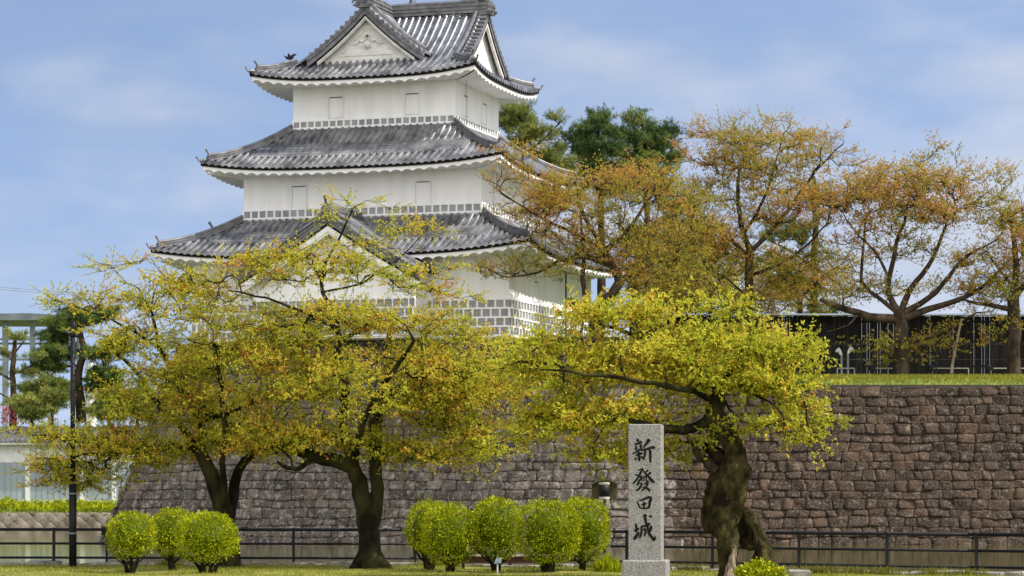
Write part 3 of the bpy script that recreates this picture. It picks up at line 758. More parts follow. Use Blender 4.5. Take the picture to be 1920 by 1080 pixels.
me = masonry('stonework', wall_pt, lambda z: -batter(z)+.02, SPL, -.75, ztop, .43, (.42,1.0), None, 3, tintf=tf)
link('stonework', me, M['stone_grey'], root, smooth=True)
me = masonry('stonework', wall_pt, lambda z: SPL+.02, L1+42, -.75, ztop, .43, (.42,1.05), None, 3, tintf=tf)
link('stonework', me, M['stone_brown'], root, smooth=True)
me = masonry('side_stonework', side_pt, lambda z: -batter(z)-.02, 14, -.75, lambda s: 9.36, .55, (.8,1.6), None, 5, tintf=tf)
me.flip_normals(); link('side_stonework', me, M['stone_grey'], root, smooth=True)
mb = MB(); backing(mb, wall_pt, lambda z: -batter(z)+.05, L1+42, -1.4, ztop); build('backing', mb, M['joint'], root)
mb = MB(); backing(mb, side_pt, lambda z: -batter(z)+.05, 14, -1.4, lambda s: 9.36); build('backing', mb, M['joint'], root)
# earth on top: castle platform and grassed terrace
def q2(x, y): return cw(x, y, 0)[:2]
mb = MB(); pts = [q2(-16.7,-.3), q2(4.2,-.3), q2(4.2,30), q2(-16.7,30)]
mb.prism([(x, y, 7.0) for x, y in pts], (0,0,2.34)); o = build('castle_platform', mb, M['lawn_top']); o['kind'] = 'structure'
V = []; Q = []; nx2 = 120; prof_ = [(-.05,7.0),(.0,7.20),(.35,7.36),(1.0,7.45),(1.9,7.56),(3.0,7.63),(8,7.7),(60,7.8),(400,7.8)]
for i in range(nx2):
    x = 3.4+70*i/(nx2-1)
    for j, (dy, z) in enumerate(prof_):
        y0_ = B0[1]-batter(7.2)+.22
        nzv = .05*mnoise.noise(Vector((x*.8, dy, 2))) if j < 6 else 0
        V.append((x, y0_+dy, z+nzv))
m_ = len(prof_); Q = [(i*m_+j, (i+1)*m_+j, (i+1)*m_+j+1, i*m_+j+1) for i in range(nx2-1) for j in range(m_-1)]
o = link('grass_terrace', np_mesh('grass_terrace', V, Q), M['lawn_top'], smooth=True); o['kind'] = 'structure'
# ------------------------------------------------------------------ grass blades
def blades(name, pts, h0, h1, wd, m, label, lean=.5, seed=1, cat='grass'):
    r = np.random.default_rng(seed); n = len(pts); pts = np.asarray(pts)
    a = r.uniform(0, 2*np.pi, n); h = r.uniform(h0, h1, n); ln = r.uniform(0, lean, n)*h; b = r.uniform(0, 2*np.pi, n)
    dx, dy = np.cos(a)*wd/2, np.sin(a)*wd/2
    z0 = np.zeros(n)-.01
    v0 = pts+np.stack([-dx,-dy,z0],1); v1 = pts+np.stack([dx,dy,z0],1)
    t1 = pts+np.stack([np.cos(b)*ln+dx*.2, np.sin(b)*ln+dy*.2, h],1); t0 = pts+np.stack([np.cos(b)*ln-dx*.2, np.sin(b)*ln-dy*.2, h*.98],1)
    V = np.stack([v0,v1,t1,t0],1).reshape(-1,3); Q = np.arange(n*4).reshape(-1,4)
    o = link(name, np_mesh(name, V, Q, np.repeat(r.uniform(0,1,n),4)), m); tag(o, label, cat, kind='stuff'); return o
n = 52000; xs = rng.uniform(-14, 12.5, n); ys = np.array([fy(x) for x in xs])-.12-rng.uniform(0, 1, n)**1.3*12
k = np.array([mnoise.noise(Vector((x*.6, y*.6, 5))) for x, y in zip(xs, ys)]) > -.28
pts = np.stack([xs, ys, [gz(x, y) for x, y in zip(xs, ys)]], 1)[k]
blades('grass', pts, .02, .07, .016, M['grassblade'], 'short spring lawn with yellow green tufts in front of the railing', seed=3)
# taller tufts along the kerb to the right
tp = []
for cx_ in (4.6, 7.7, 9.1, 10.2, 8.4, 10.9, 7.2, -2.2, -9.5, 2.1, 2.4):
    for _ in range(260): x = cx_+random.gauss(0,.22); tp.append((x, fy(x)-.18+random.gauss(0,.08), 0))
blades('tall_grass', tp, .08, .24, .02, M['grassblade'], 'taller grass tufts along the stone kerb', seed=4)
n = 30000; xs = rng.uniform(4, 30, n); dy = rng.uniform(-.1, 2.6, n); zz = np.interp(dy, [q[0] for q in prof_], [q[1] for q in prof_])
pts = np.stack([xs, B0[1]-batter(7.2)+.2+dy, zz], 1)
blades('terrace_grass', pts, .05, .16, .03, M['grassblade'], 'bright grass fringe on top of the brown stone wall', seed=5)
# ------------------------------------------------------------------ metal railing along the moat
def railing():
    root = empty('railing', (FL[2][0], FL[2][1], 0)); tag(root, 'black three rail metal railing along the moat edge', 'railing')
    posts = [-22.2,-18.9,-15.6] + [ (px-960)/F*77.5 for px in (102,328,554,780)] + [-.05]
    pr = [(x, fy(x)) for x in posts]
    for px in (1175, 1336, 1498, 1663, 1831, 2004, 2185):
        lo, hi = 2.0, 22.0
        for _ in range(40):
            x = (lo+hi)/2
            if 960+F*x/fy(x) > px: hi = x
            else: lo = x
        pr.append((x, fy(x)))
    pr.sort()
    for x, y in pr:
        mb = MB(); mb.bar((x, y, -.05), (x, y, 1.0), .075, .075); mb.lathe((x, y, 1.0), [(.05,0),(.05,.03),(.03,.06)], 10); build('post', mb, M['iron'], root)
    for z, r_ in ((1.0,.043), (.61,.034), (.215,.034)):
        mb = MB()
        for a, b in zip(FL, FL[1:]): mb.tube([(a[0], a[1]-.0, z), (b[0], b[1], z)], r_, 8)
        build('rail', mb, M['iron'], root, smooth=True)
    return root
railing()
# ------------------------------------------------------------------ inscribed granite monument
MX, MD = (1211.5-960)/F*62, 62.0
root = empty('stone_monument', (MX, MD, -.1)); tag(root, 'tall grey granite pillar with four black brush characters on a square plinth', 'monument')
def bevbox(mb, x0, x1, y0, y1, z0, z1, bv=.012):
    pts = [(x0+bv,y0),(x1-bv,y0),(x1,y0+bv),(x1,y1-bv),(x1-bv,y1),(x0+bv,y1),(x0,y1-bv),(x0,y0+bv)]
    n = 8; cx_, cy_ = (x0+x1)/2, (y0+y1)/2
    ins = [(x+(bv if x < cx_ else -bv), y+(bv if y < cy_ else -bv)) for x, y in pts]
    V = [(x, y, z0) for x, y in pts]+[(x, y, z1-bv) for x, y in pts]+[(x, y, z1) for x, y in ins]
    mb.add(V, [tuple(range(n-1,-1,-1)), tuple(range(2*n, 3*n))]+[(i+k*n, (i+1)%n+k*n, (i+1)%n+(k+1)*n, i+(k+1)*n) for k in (0,1) for i in range(n)])
ROT = R(-7)
def mrot(mb):
    c, s = math.cos(ROT), math.sin(ROT)
    mb.v = [(MX+(x-MX)*c-(y-MD)*s, MD+(x-MX)*s+(y-MD)*c, z) for x, y, z in mb.v]
zt = EYE+(HY-796)/F*MD; zb = EYE+(HY-1049.5)/F*MD
hw = .372
mb = MB(); bevbox(mb, MX-hw, MX+hw, MD-hw, MD+hw, zb, zt, .02); mrot(mb)
pil = build('pillar', mb, M['granite'], root)
mb = MB(); bevbox(mb, MX-.50, MX+.50, MD-.50, MD+.50, -.12, zb, .03); mrot(mb); build('plinth', mb, M['granite'], root)
STR = [  # (scale, origin px, strokes of (x, y, half width))
 (20,(1184,818),[[(250,130,45),(300,190,45)],[(175,310,35),(290,280,38),(420,220,45)],[(225,380,30),(215,500,50)],[(400,340,50),(390,430,32),(370,520,20)],
  [(75,670,20),(230,590,32),(350,510,34),(450,520,42),(490,520,30)],[(220,720,30),(330,670,45),(440,650,35)],[(320,600,38),(330,760,42),(345,900,36),(270,870,14)],
  [(230,800,15),(185,880,38)],[(380,780,22),(450,800,35),(500,880,30)],[(690,145,65),(650,230,48),(560,350,36),(470,440,14)],[(530,450,14),(550,600,40),(530,780,30),(500,890,18)],
  [(560,520,42),(700,460,35),(830,430,50),(910,450,45)],[(680,510,22),(740,580,42),(745,800,42),(755,980,32)]]),
 (20,(1184,872),[[(280,200,12),(400,165,30),(460,145,24),(380,290,38),(330,420,32),(220,570,35),(110,690,36)],[(190,360,18),(250,380,34),(320,410,26)],
  [(460,140,18),(520,260,28),(620,370,32),(720,480,42),(800,580,56),(900,660,30)],[(660,205,38),(580,265,24)],[(760,290,42),(660,370,30)],
  [(350,445,20),(430,450,34),(390,540,38),(280,630,20)],[(340,570,25),(300,680,35),(250,750,34)],[(330,690,18),(430,700,28),(370,830,32),(300,920,36),(220,940,30)],
  [(420,590,12),(500,590,18),(500,480,20),(560,420,25),(600,430,25),(590,580,25),(650,605,25),(700,590,15)],[(500,730,12),(600,680,34),(650,690,38),(600,810,32),(520,890,30),(430,955,22)],
  [(440,830,14),(560,840,28),(660,900,40),(740,960,38)]]),
 (27,(1184,922),[[(345,480,22),(410,640,42),(480,800,40)],[(450,470,28),(700,370,50),(930,280,55),(1030,340,66),(980,560,66),(940,820,46)],[(490,810,30),(650,840,38),(940,820,40)],
  [(660,490,16),(700,620,56),(690,780,38)],[(560,670,20),(700,620,44),(820,575,28)]]),
 (18.62,(1184,960),[[(200,410,34),(210,560,38),(210,700,34)],[(115,655,15),(220,610,40),(290,570,34)],[(300,700,20),(250,790,55),(130,940,46)],[(380,490,20),(480,490,35),(590,450,40),(660,400,52)],
  [(385,510,33),(385,720,36),(330,890,33)],[(430,620,16),(520,590,34),(520,720,34),(490,820,28)],[(510,100,58),(520,240,42),(560,400,35),(610,560,38),(650,740,42),(760,880,45),(830,950,48),(860,870,22),(850,805,8)],
  [(730,490,40),(700,620,40),(640,760,28)],[(670,120,22),(740,165,42)]])]
yf = MD-hw
for (sc_, (ox, oy), strokes) in STR:
    mb = MB()
    for qi, st in enumerate(strokes):
        # densify with Catmull-Rom, stamp as overlapping ribbon
        P_ = [np.array(q, float) for q in st]; P_ = [2*P_[0]-P_[1]]+P_+[2*P_[-1]-P_[-2]]; D_ = []
        for i in range(1, len(P_)-2):
            for u in np.linspace(0, 1, 6, endpoint=(i == len(P_)-3)):
                a, b, c, d = P_[i-1:i+3]; D_.append(.5*((2*b)+(-a+c)*u+(2*a-5*b+4*c-d)*u*u+(-a+3*b-3*c+d)*u**3))
        D_ = np.array(D_); left = []; right = []
        for i in range(len(D_)):
            tn = D_[min(i+1,len(D_)-1),:2]-D_[max(i-1,0),:2]; tn /= max(1e-6, np.linalg.norm(tn)); nn = np.array([-tn[1], tn[0]]); hwid = max(10, D_[i,2]*1.12)
            left.append(D_[i,:2]+nn*hwid); right.append(D_[i,:2]-nn*hwid)
        t0 = D_[1,:2]-D_[0,:2]; t0 /= np.linalg.norm(t0); t1 = D_[-1,:2]-D_[-2,:2]; t1 /= np.linalg.norm(t1)
        cap0 = [D_[0,:2]-t0*D_[0,2]*.8]; cap1 = [D_[-1,:2]+t1*D_[-1,2]*.7]
        def w3(q, dy): px, py = ox+q[0]/sc_, oy+q[1]/sc_; return (MX+(px-1211.3)/F*MD*1.0, yf-dy, EYE+(HY-py)/F*MD)
        th = .004+.0006*qi; n_ = len(left)
        vs = [w3(q, th) for q in left]+[w3(q, th) for q in right]+[w3(cap0[0], th), w3(cap1[0], th)]
        fs = [(i, i+1, n_+i+1, n_+i) for i in range(n_-1)]+[(2*n_, 0, n_), (2*n_+1, 2*n_-1, n_-1)]
        vb = [(x, yf+.002, z) for x, y, z in vs]; m2 = len(vs)
        fs += [(i, m2+i, m2+i+1, i+1) for i in range(n_-1)]+[(n_+i, n_+i+1, m2+n_+i+1, m2+n_+i) for i in range(n_-1)]
        mb.add(vs+vb, fs)
    mrot(mb); me_o = build('carved_character', mb, M['ink'], root)
# ------------------------------------------------------------------ street lamp post
x, D = (136.5-960)/F*75.5, 75.5
root = empty('lamp_post', (x, D, 0)); tag(root, 'tall dark lamp post with a rounded head at the left edge of the lawn', 'lamp post')
zt = EYE+(HY-632)/F*D
mb = MB(); mb.tube([(x,D,-.1),(x,D,2.4)], .104, 16); build('base_sleeve', mb, M['iron'], root, smooth=True)
mb = MB(); mb.tube([(x,D,2.4),(x,D,zt)], .066, 14); build('pole', mb, M['iron'], root, smooth=True)
mb = MB(); mb.lathe((x,D,zt), [(.07,0),(.10,.03),(.10,.09),(.105,.26),(.10,.34),(.07,.41),(.02,.44)], 16); build('lamp_head', mb, M['iron'], root, smooth=True)
for z in (1.98, .9):
    mb = MB(); mb.tube([(x,D,z),(x,D,z+.035)], .108, 16); build('band', mb, M['steel'], root)
# ------------------------------------------------------------------ garden lantern on a post, right of the shrubs
x, D = (1133.5-960)/F*72, 72.0; zz = lambda py: EYE+(HY-py)/F*D
root = empty('garden_light', (x, D, 0)); tag(root, 'dark post lamp with pale bands in a small gabled hood beside the monument', 'lamp')
mb = MB(); mb.tube([(x,D,-.05),(x,D,zz(936))], .038, 8); build('post', mb, M['iron'], root)
mb = MB(); mb.lathe((x-.01,D-.06,zz(932)), [(.13,0),(.13,(932-906)/F*D)], 16); build('lamp_glass', mb, M['iron'], root, smooth=True)
for a, b in ((936,931.5),(908.5,904)):
    mb = MB(); mb.lathe((x-.01,D-.06,zz(a)), [(.14,0),(.14,(a-b)/F*D)], 16); build('band', mb, M['paleedge'], root)
mb = MB(); pl = [(-.33,937),(-.33,908),(0,898),(.33,908),(.33,937)]
mb.prism([(x+a, D+.12, zz(b)) for a, b in pl], (0,.05,0)); build('hood', mb, M['olive'], root)
for s_ in (-1, 1):
    mb = MB(); mb.bar((x+s_*.02,D+.1,zz(898)), (x+s_*.40,D+.1,zz(908)), .26, .03); build('roof_board', mb, M['olive'], root)
# ------------------------------------------------------------------ bench behind the shrubs and small label stake
D = 73.5; zz = lambda py: EYE+(HY-py)/F*D; X = lambda px: (px-960)/F*D
root = empty('bench', (X(942), D, 0)); tag(root, 'low dark red wooden bench half hidden behind the clipped shrubs', 'bench')
mb = MB(); mb.box((X(860), D-.22, zz(1043)), (X(1022), D+.22, zz(1040.3))); build('seat', mb, M['paleedge'], root)
mb = MB(); mb.box((X(862), D-.19, zz(1056)), (X(1020), D-.14, zz(1043.1))); build('apron', mb, M['redwood'], root)
for px in (866, 1012):
    mb = MB(); mb.box((X(px), D-.13, -.02), (X(px+5), D+.18, zz(1043.2))); build('leg', mb, M['redwood'], root)
D = 67.3; x = (933-960)/F*D; zz = lambda py: EYE+(HY-py)/F*D
root = empty('plant_label', (x, D, 0)); tag(root, 'small tilted grey plaque on a pale stake before the shrubs', 'plaque')
mb = MB(); mb.bar((x,D,-.05),(x,D,zz(1056)), .035, .02); build('stake', mb, M['white'], root)
mb = MB(); mb.prism([(x-.09,D-.05,zz(1057.5)),(x+.085,D-.05,zz(1056.5)),(x+.10,D+.05,zz(1045.5)),(x-.03,D+.05,zz(1046.5))], (0,-.012,.008)); build('plate', mb, M['steel'], root)
# small box behind the railing beside the leftmost shrub
D = 78.6; X = lambda px: (px-960)/F*D; zz = lambda py: EYE+(HY-py)/F*D
root = empty('utility_box', (X(198), D, 0)); tag(root, 'small dark box with a reddish lid behind the railing beside the leftmost shrub', 'box')
mb = MB(); mb.box((X(191), D-.12, zz(1003)), (X(206), D+.12, zz(988))); build('body', mb, M['iron'], root)
mb = MB(); mb.box((X(189.5), D-.15, zz(987.9)), (X(207.5), D+.15, zz(985))); build('lid', mb, M['redlid'], root)
mb = MB(); mb.box((X(198), D-.03, -.9), (X(198)+.06, D+.03, zz(1003.1))); build('post', mb, M['iron'], root)
# stone slab edging by the old tree
D = 67.5; X = lambda px: (px-960)/F*D
mb = MB(); mb.prism([(X(1400),D-1.6,0),(X(1508),D-1.6,0),(X(1516),D-.2,0),(X(1484),D+.5,0),(X(1400),D+.5,0)], (0,0,.13))
o = build('stone_slab', mb, M['kerb'], loc=(X(1460),D,0)); tag(o, 'flat pale stone slab in the grass right of the hollow tree', 'slab')
# ------------------------------------------------------------------ black board fence on the terrace
D = 140.0; X = lambda px: (px-960)/F*D; zz = lambda py: EYE+(HY-py)/F*D
root = empty('board_fence', (X(1600), D, 8)); tag(root, 'tall black vertical board fence with a pale roof strip on the terrace', 'fence')
ztp = zz(592); mb = MB(); x = X(1180); i = 0
rf = random.Random(11)
while x < X(1990):
    wdb = .125; mb.box((x, D, 8.05), (x+wdb, D+.03, ztp-rf.uniform(0,.04)))
    grp = mnoise.noise(Vector((x*.35, 0, 4)))
    x += wdb+(.013 if (grp > .05 and rf.random() < .6) or rf.random() < .05 else .004)
build('boards', mb, M['blackwood'], root)
mb = MB()
for z in (8.5, 9.75, 10.75): mb.box((X(1180), D+.032, z), (X(1990), D+.12, z+.10))
build('cross_rail', mb, M['blackwood'], root)
px = 1200
while px < 1980:
    mb = MB(); mb.box((X(px), D+.122, 7.9), (X(px)+.16, D+.28, ztp)); build('post', mb, M['blackwood'], root); px += 96
mb = MB(); mb.prism([(X(1178),D-.28,ztp+.02),(X(1178),D+.1,ztp+.12),(X(1178),D+.5,ztp+.02)], (X(1992)-X(1178),0,0)); build('fence_roof', mb, M['steel'], root)
# thin wire barrier, low pale rails, uplights, spotlights
D = 131.2; X = lambda px: (px-960)/F*D; zz = lambda py: EYE+(HY-py)/F*D
for px, lb in ((1614,'thin dark barrier post between the spotlights and the big cherry'),(1755,'thin dark barrier post right of the big cherry trunk'),(1860.5,'thin dark barrier post near the right edge of the terrace')):
    mb = MB(); mb.tube([(X(px),D,7.7),(X(px),D,zz(642))], .045, 8); o = build('barrier_post', mb, M['iron'], loc=(X(px),D,7.7)); tag(o, lb, 'post', 'posts of the terrace barrier')
for py, lb in ((645,'upper thin wire strung across the terrace'),(674,'lower thin wire strung across the terrace')):
    mb = MB(); mb.tube([(X(1560),D,zz(py)),(X(1990),D,zz(py))], .007, 5); o = build('barrier_wire', mb, M['cable'], loc=(X(1560),D,zz(py))); tag(o, lb, 'wire', 'wires of the terrace barrier')
D = 133.0; X = lambda px: (px-960)/F*D; zz = lambda py: EYE+(HY-py)/F*D
for k_, (a, b, lb) in enumerate(((1570,1602,'short low pale rail below the spotlights'),(1639,1678,'low pale rail left of the big cherry trunk'),(1748,1816,'low pale rail right of the big cherry trunk'),(1858,1925,'low pale rail at the right edge of the terrace'))):
    mb = MB(); zt_ = zz(690.5)
    mb.bar((X(a),D,zt_),(X(b),D,zt_),.05,.05)
    for px in (a, b): mb.bar((X(px),D,7.7),(X(px),D,zt_),.05,.05)
    o = build('low_rail', mb, M['paleedge'], loc=(X(a),D,7.8)); tag(o, lb, 'rail', 'low rails on the terrace')
D = 131.8; X = lambda px: (px-960)/F*D; zz = lambda py: EYE+(HY-py)/F*D
for px, lb in ((1636,'squat black ground lamp left of the big cherry trunk'),(1745,'squat black ground lamp between the cherry trunk and the leaning prop'),(1853,'squat black ground lamp at the right end of the terrace')):
    mb = MB(); mb.lathe((X(px),D,7.75), [(.13,0),(.13,.08),(.08,.1),(.08,.16),(.15,.2),(.15,.42),(.11,.46)], 12); o = build('ground_lamp', mb, M['iron'], loc=(X(px),D,7.75)); tag(o, lb, 'lamp', 'ground lamps on the terrace')
for px, py, lb, tl in ((1578, 658, 'left of two slim grey spotlights on the terrace', -.2), (1590, 655, 'right of two slim grey spotlights on the terrace', .2)):
    root = empty('spotlight', (X(px), D, 7.8)); tag(root, lb, 'spotlight', 'spotlights on the terrace')
    mb = MB(); mb.tube([(X(px),D,7.75),(X(px),D,zz(py+6))], .05, 8); build('post', mb, M['steel'], root)
    mb = MB(); mb.tube([(X(px),D,zz(py+8)),(X(px)+tl*.4,D,zz(py+2)),(X(px)+tl,D-.05,zz(py-2))], [.05,.09,.14], 10); build('lamp_head', mb, M['white'], root)
mb = MB(); mb.tube([(X(1778),130.9,7.75),(X(1781),130.9,zz(680)),(X(1788),130.9,zz(645)),(X(1797),130.9,zz(600))], [.07,.07,.06,.05], 8)
o = build('branch_prop', mb, M['pole'], loc=(X(1778),130.9,7.75)); tag(o, 'pale leaning pole propping a low cherry branch', 'prop')
# ------------------------------------------------------------------ far left: bank, storehouse, hill, steel frame
D = 190.0; X = lambda px, D=190.0: (px-960)/F*D
V = []; Fq = []; T = []; r_ = random.Random(5); sz = .82; o = 0
for j in range(-2, 3):
    for i in range(-4, 44):
        cx_ = -46+i*sz+(sz/2 if j % 2 else 0)+r_.uniform(-.05,.05); cz_ = .25+j*sz/2*.95
        ring = []
        for k_ in range(8):
            a = math.pi/4*k_; rr = sz/2*(1 if k_ % 2 == 0 else .74)*1.05*r_.uniform(.86,1.06); ring.append((math.cos(a)*rr*1.0, math.sin(a)*rr*1.02))
        o = len(V)
        for sc_, dp in ((1,.03),(.96,-.015),(.75,-.03)):
            for a, b in ring: V.append((cx_+a*sc_, D+dp, min(.90, cz_+b*sc_)))
        V.append((cx_, D-.035, min(.90, cz_)))
        Fq += [(o+l_*8+k_, o+l_*8+(k_+1)%8, o+(l_+1)*8+(k_+1)%8, o+(l_+1)*8+k_) for l_ in (0,1) for k_ in range(8)]
        Fq += [(o+16+k_, o+16+(k_+1)%8, o+16+(k_+2)%8, o+24) for k_ in (0,2,4,6)]
        T += [r_.random()]*25
root = empty('bank_wall', (-35, D, -.3)); tag(root, 'low wall of diamond set stones along the far moat bank at left', 'stone wall')
link('stonework', np_mesh('stonework', V, Fq, T), M['stone_bank'], root, smooth=True)
mb = MB(); mb.box((-50, D+.012, -1.4), (-12, D+.6, .86)); build('backing', mb, M['kerb'], root)
V = []; pr_ = [(.1,.84),(.8,1.15),(2,1.45),(3.5,1.5),(20,1.5)]
for x in (-60,-10):
    for dy, z in pr_: V.append((x, D+dy, z))
o = link('far_bank', np_mesh('far_bank', V, [(i, i+5, i+6, i+1) for i in range(4)]), M['lawn_top']); o['kind'] = 'structure'
# leafy plants on the bank
def leafquads(pos, dirv, L, W, r, fold=.0):
    n = len(pos); d = dirv/np.linalg.norm(dirv, axis=1)[:,None]
    rv = r.normal(size=(n,3)); sd = np.cross(d, rv); sd /= np.linalg.norm(sd, axis=1)[:,None]; nn = np.cross(sd, d)
    L = L[:,None]; W = W[:,None]
    mid = pos+d*L*.45
    return np.stack([pos, mid+sd*W*.5+nn*W*fold, pos+d*L, mid-sd*W*.5+nn*W*fold], 1).reshape(-1,3), np.arange(4*n).reshape(-1,4)
n = 9000; px_ = rng.uniform(-47,-22,n); dd = rng.uniform(.1,2.2,n); hh = rng.uniform(0,.55,n)*(.55+.8*np.array([mnoise.noise(Vector((x*.7,0,0))) for x in px_])**1)
pos = np.stack([px_, D+dd, .9+dd*.25+np.abs(hh)],1); dv = rng.normal(size=(n,3)); dv[:,2] = np.abs(dv[:,2])+.3
V, Q = leafquads(pos, dv, rng.uniform(.15,.34,n), rng.uniform(.06,.13,n), rng)
o = link('bank_plants', np_mesh('bank_plants', V, Q, np.repeat(rng.uniform(.1,.9,n),4)), M['leaf_bush']); tag(o, 'lush green leafy plants growing along the far bank below the white storehouse', 'plants', kind='stuff')
D = 196.0; X = lambda px: (px-960)/F*D; zz = lambda py: EYE+(HY-py)/F*D
root = empty('storehouse', (X(130), D, 1.5)); tag(root, 'long low white walled storehouse with blue grey door panels and tiled roof', 'building')
mb = MB(); mb.box((X(-120), D, 1.3), (X(262), D+7, zz(828))); build('wall', mb, M['white'], root)
for a, b in ((-112,-62),(-56,-6+2),(0,48),(58,150),(160,212),(218,255)):
    mb = MB(); mb.box((X(a), D-.05, zz(936)), (X(b), D+.02, zz(867))); pn = build('door_panel', mb, M['bluedoor'], root)
    mb = MB(); x = X(a)+.35
    while x < X(b)-.1: mb.box((x, D-.062, zz(935)), (x+.035, D-.048, zz(868))); x += .42
    q = build('seam', mb, M['steel'], root); q.parent = pn
for px in (-60, 52, 154, 214): mb = MB(); mb.box((X(px-4), D-.12, 1.4), (X(px+4), D-.001, zz(832))); build('pilaster', mb, M['white'], root)
mb = MB(); mb.box((X(-120), D-.7, zz(834)), (X(265), D-.55, zz(829))); build('eave_board', mb, M['white'], root)
mb = MB(); mb.prism([(X(-122),D-.8,zz(829)),(X(-122),D+3.5,zz(806)+.1),(X(-122),D+7.8,zz(829))], (X(266)-X(-122),0,0)); rfo = build('roof', mb, M['tile'], root)
mb = MB(); x = X(-120)
while x < X(266): mb.tube([(x,D-.82,zz(829)+.03),(x,D+3.5,zz(806)+.13)], .07, 6); x += .34
mb.bar((X(-122),D+3.5,zz(805)+.15),(X(267),D+3.5,zz(805)+.15),.4,.3); q = build('tile_rows', mb, M['ridge'], root); q.parent = rfo
# hill behind
V = []; nxh = 40
for i in range(nxh):
    x = -90+i*2.4
    for dy, z in ((0,1.4),(1,5.2),(5,6.4),(14,6.9),(40,7.0),(300,7.0)): V.append((x, 205+dy, z+.4*mnoise.noise(Vector((x*.08, dy*.1, 1)))))
o = link('hill', np_mesh('hill', V, [(i*6+j, (i+1)*6+j, (i+1)*6+j+1, i*6+j+1) for i in range(nxh-1) for j in range(5)]), M['lawn_top'], smooth=True); o['kind'] = 'structure'
# steel frame structure
D = 235.0; X = lambda px: (px-960)/F*D; zz = lambda py: EYE+(HY-py)/F*D
root = empty('steel_canopy', (X(60), D, 6.8)); tag(root, 'open pale steel frame building with a flat dark roof slab far behind the pines', 'building')
mb = MB(); mb.prism([(X(-80),D-2,zz(603)),(X(60),D-2,zz(603)),(X(130),D-2,zz(600)),(X(133),D-2,zz(594)),(X(60),D-2,zz(590)),(X(-80),D-2,zz(592))], (0,9,0)); build('roof_slab', mb, M['slab'], root)
for px, dd, wd in ((10,0,.45),(61,0,.42),(76,5,.4),(127,6,.35),(-40,0,.4)):
    mb = MB(); mb.box((X(px)-wd/2, D+dd-.2, 5.5), (X(px)+wd/2, D+dd+.2, zz(602))); build('column', mb, M['steel'], root)
for py, dd in ((638,-.03),(676,-.03),(640,5),(700,0)):
    mb = MB(); mb.box((X(-70), D+dd-.15, zz(py)), (X(128), D+dd+.15, zz(py-4))); build('beam', mb, M['steel'], root)
D = 240.0
mb = MB(); mb.tube([(X(171),D,4),(X(171),D,zz(680))], .48, 16); o = build('white_column', mb, M['white'], loc=(X(171),D,6.5)); tag(o, 'plain white round column beyond the pine at left', 'column')
for a, b, lb in ((537,560,'upper faint overhead cable crossing the sky at far left'),(541,566,'lower faint overhead cable crossing the sky at far left')):
    pts = [(X(-60)+i*3.2, D, zz(a-4)+(zz(b)-zz(a-4))*i/10-.5*math.sin(math.pi*i/10)) for i in range(11)]
    mb = MB(); mb.tube(pts, .022, 5); o = build('overhead_cable', mb, M['steel'], loc=pts[0]); tag(o, lb, 'cable', 'overhead cables')
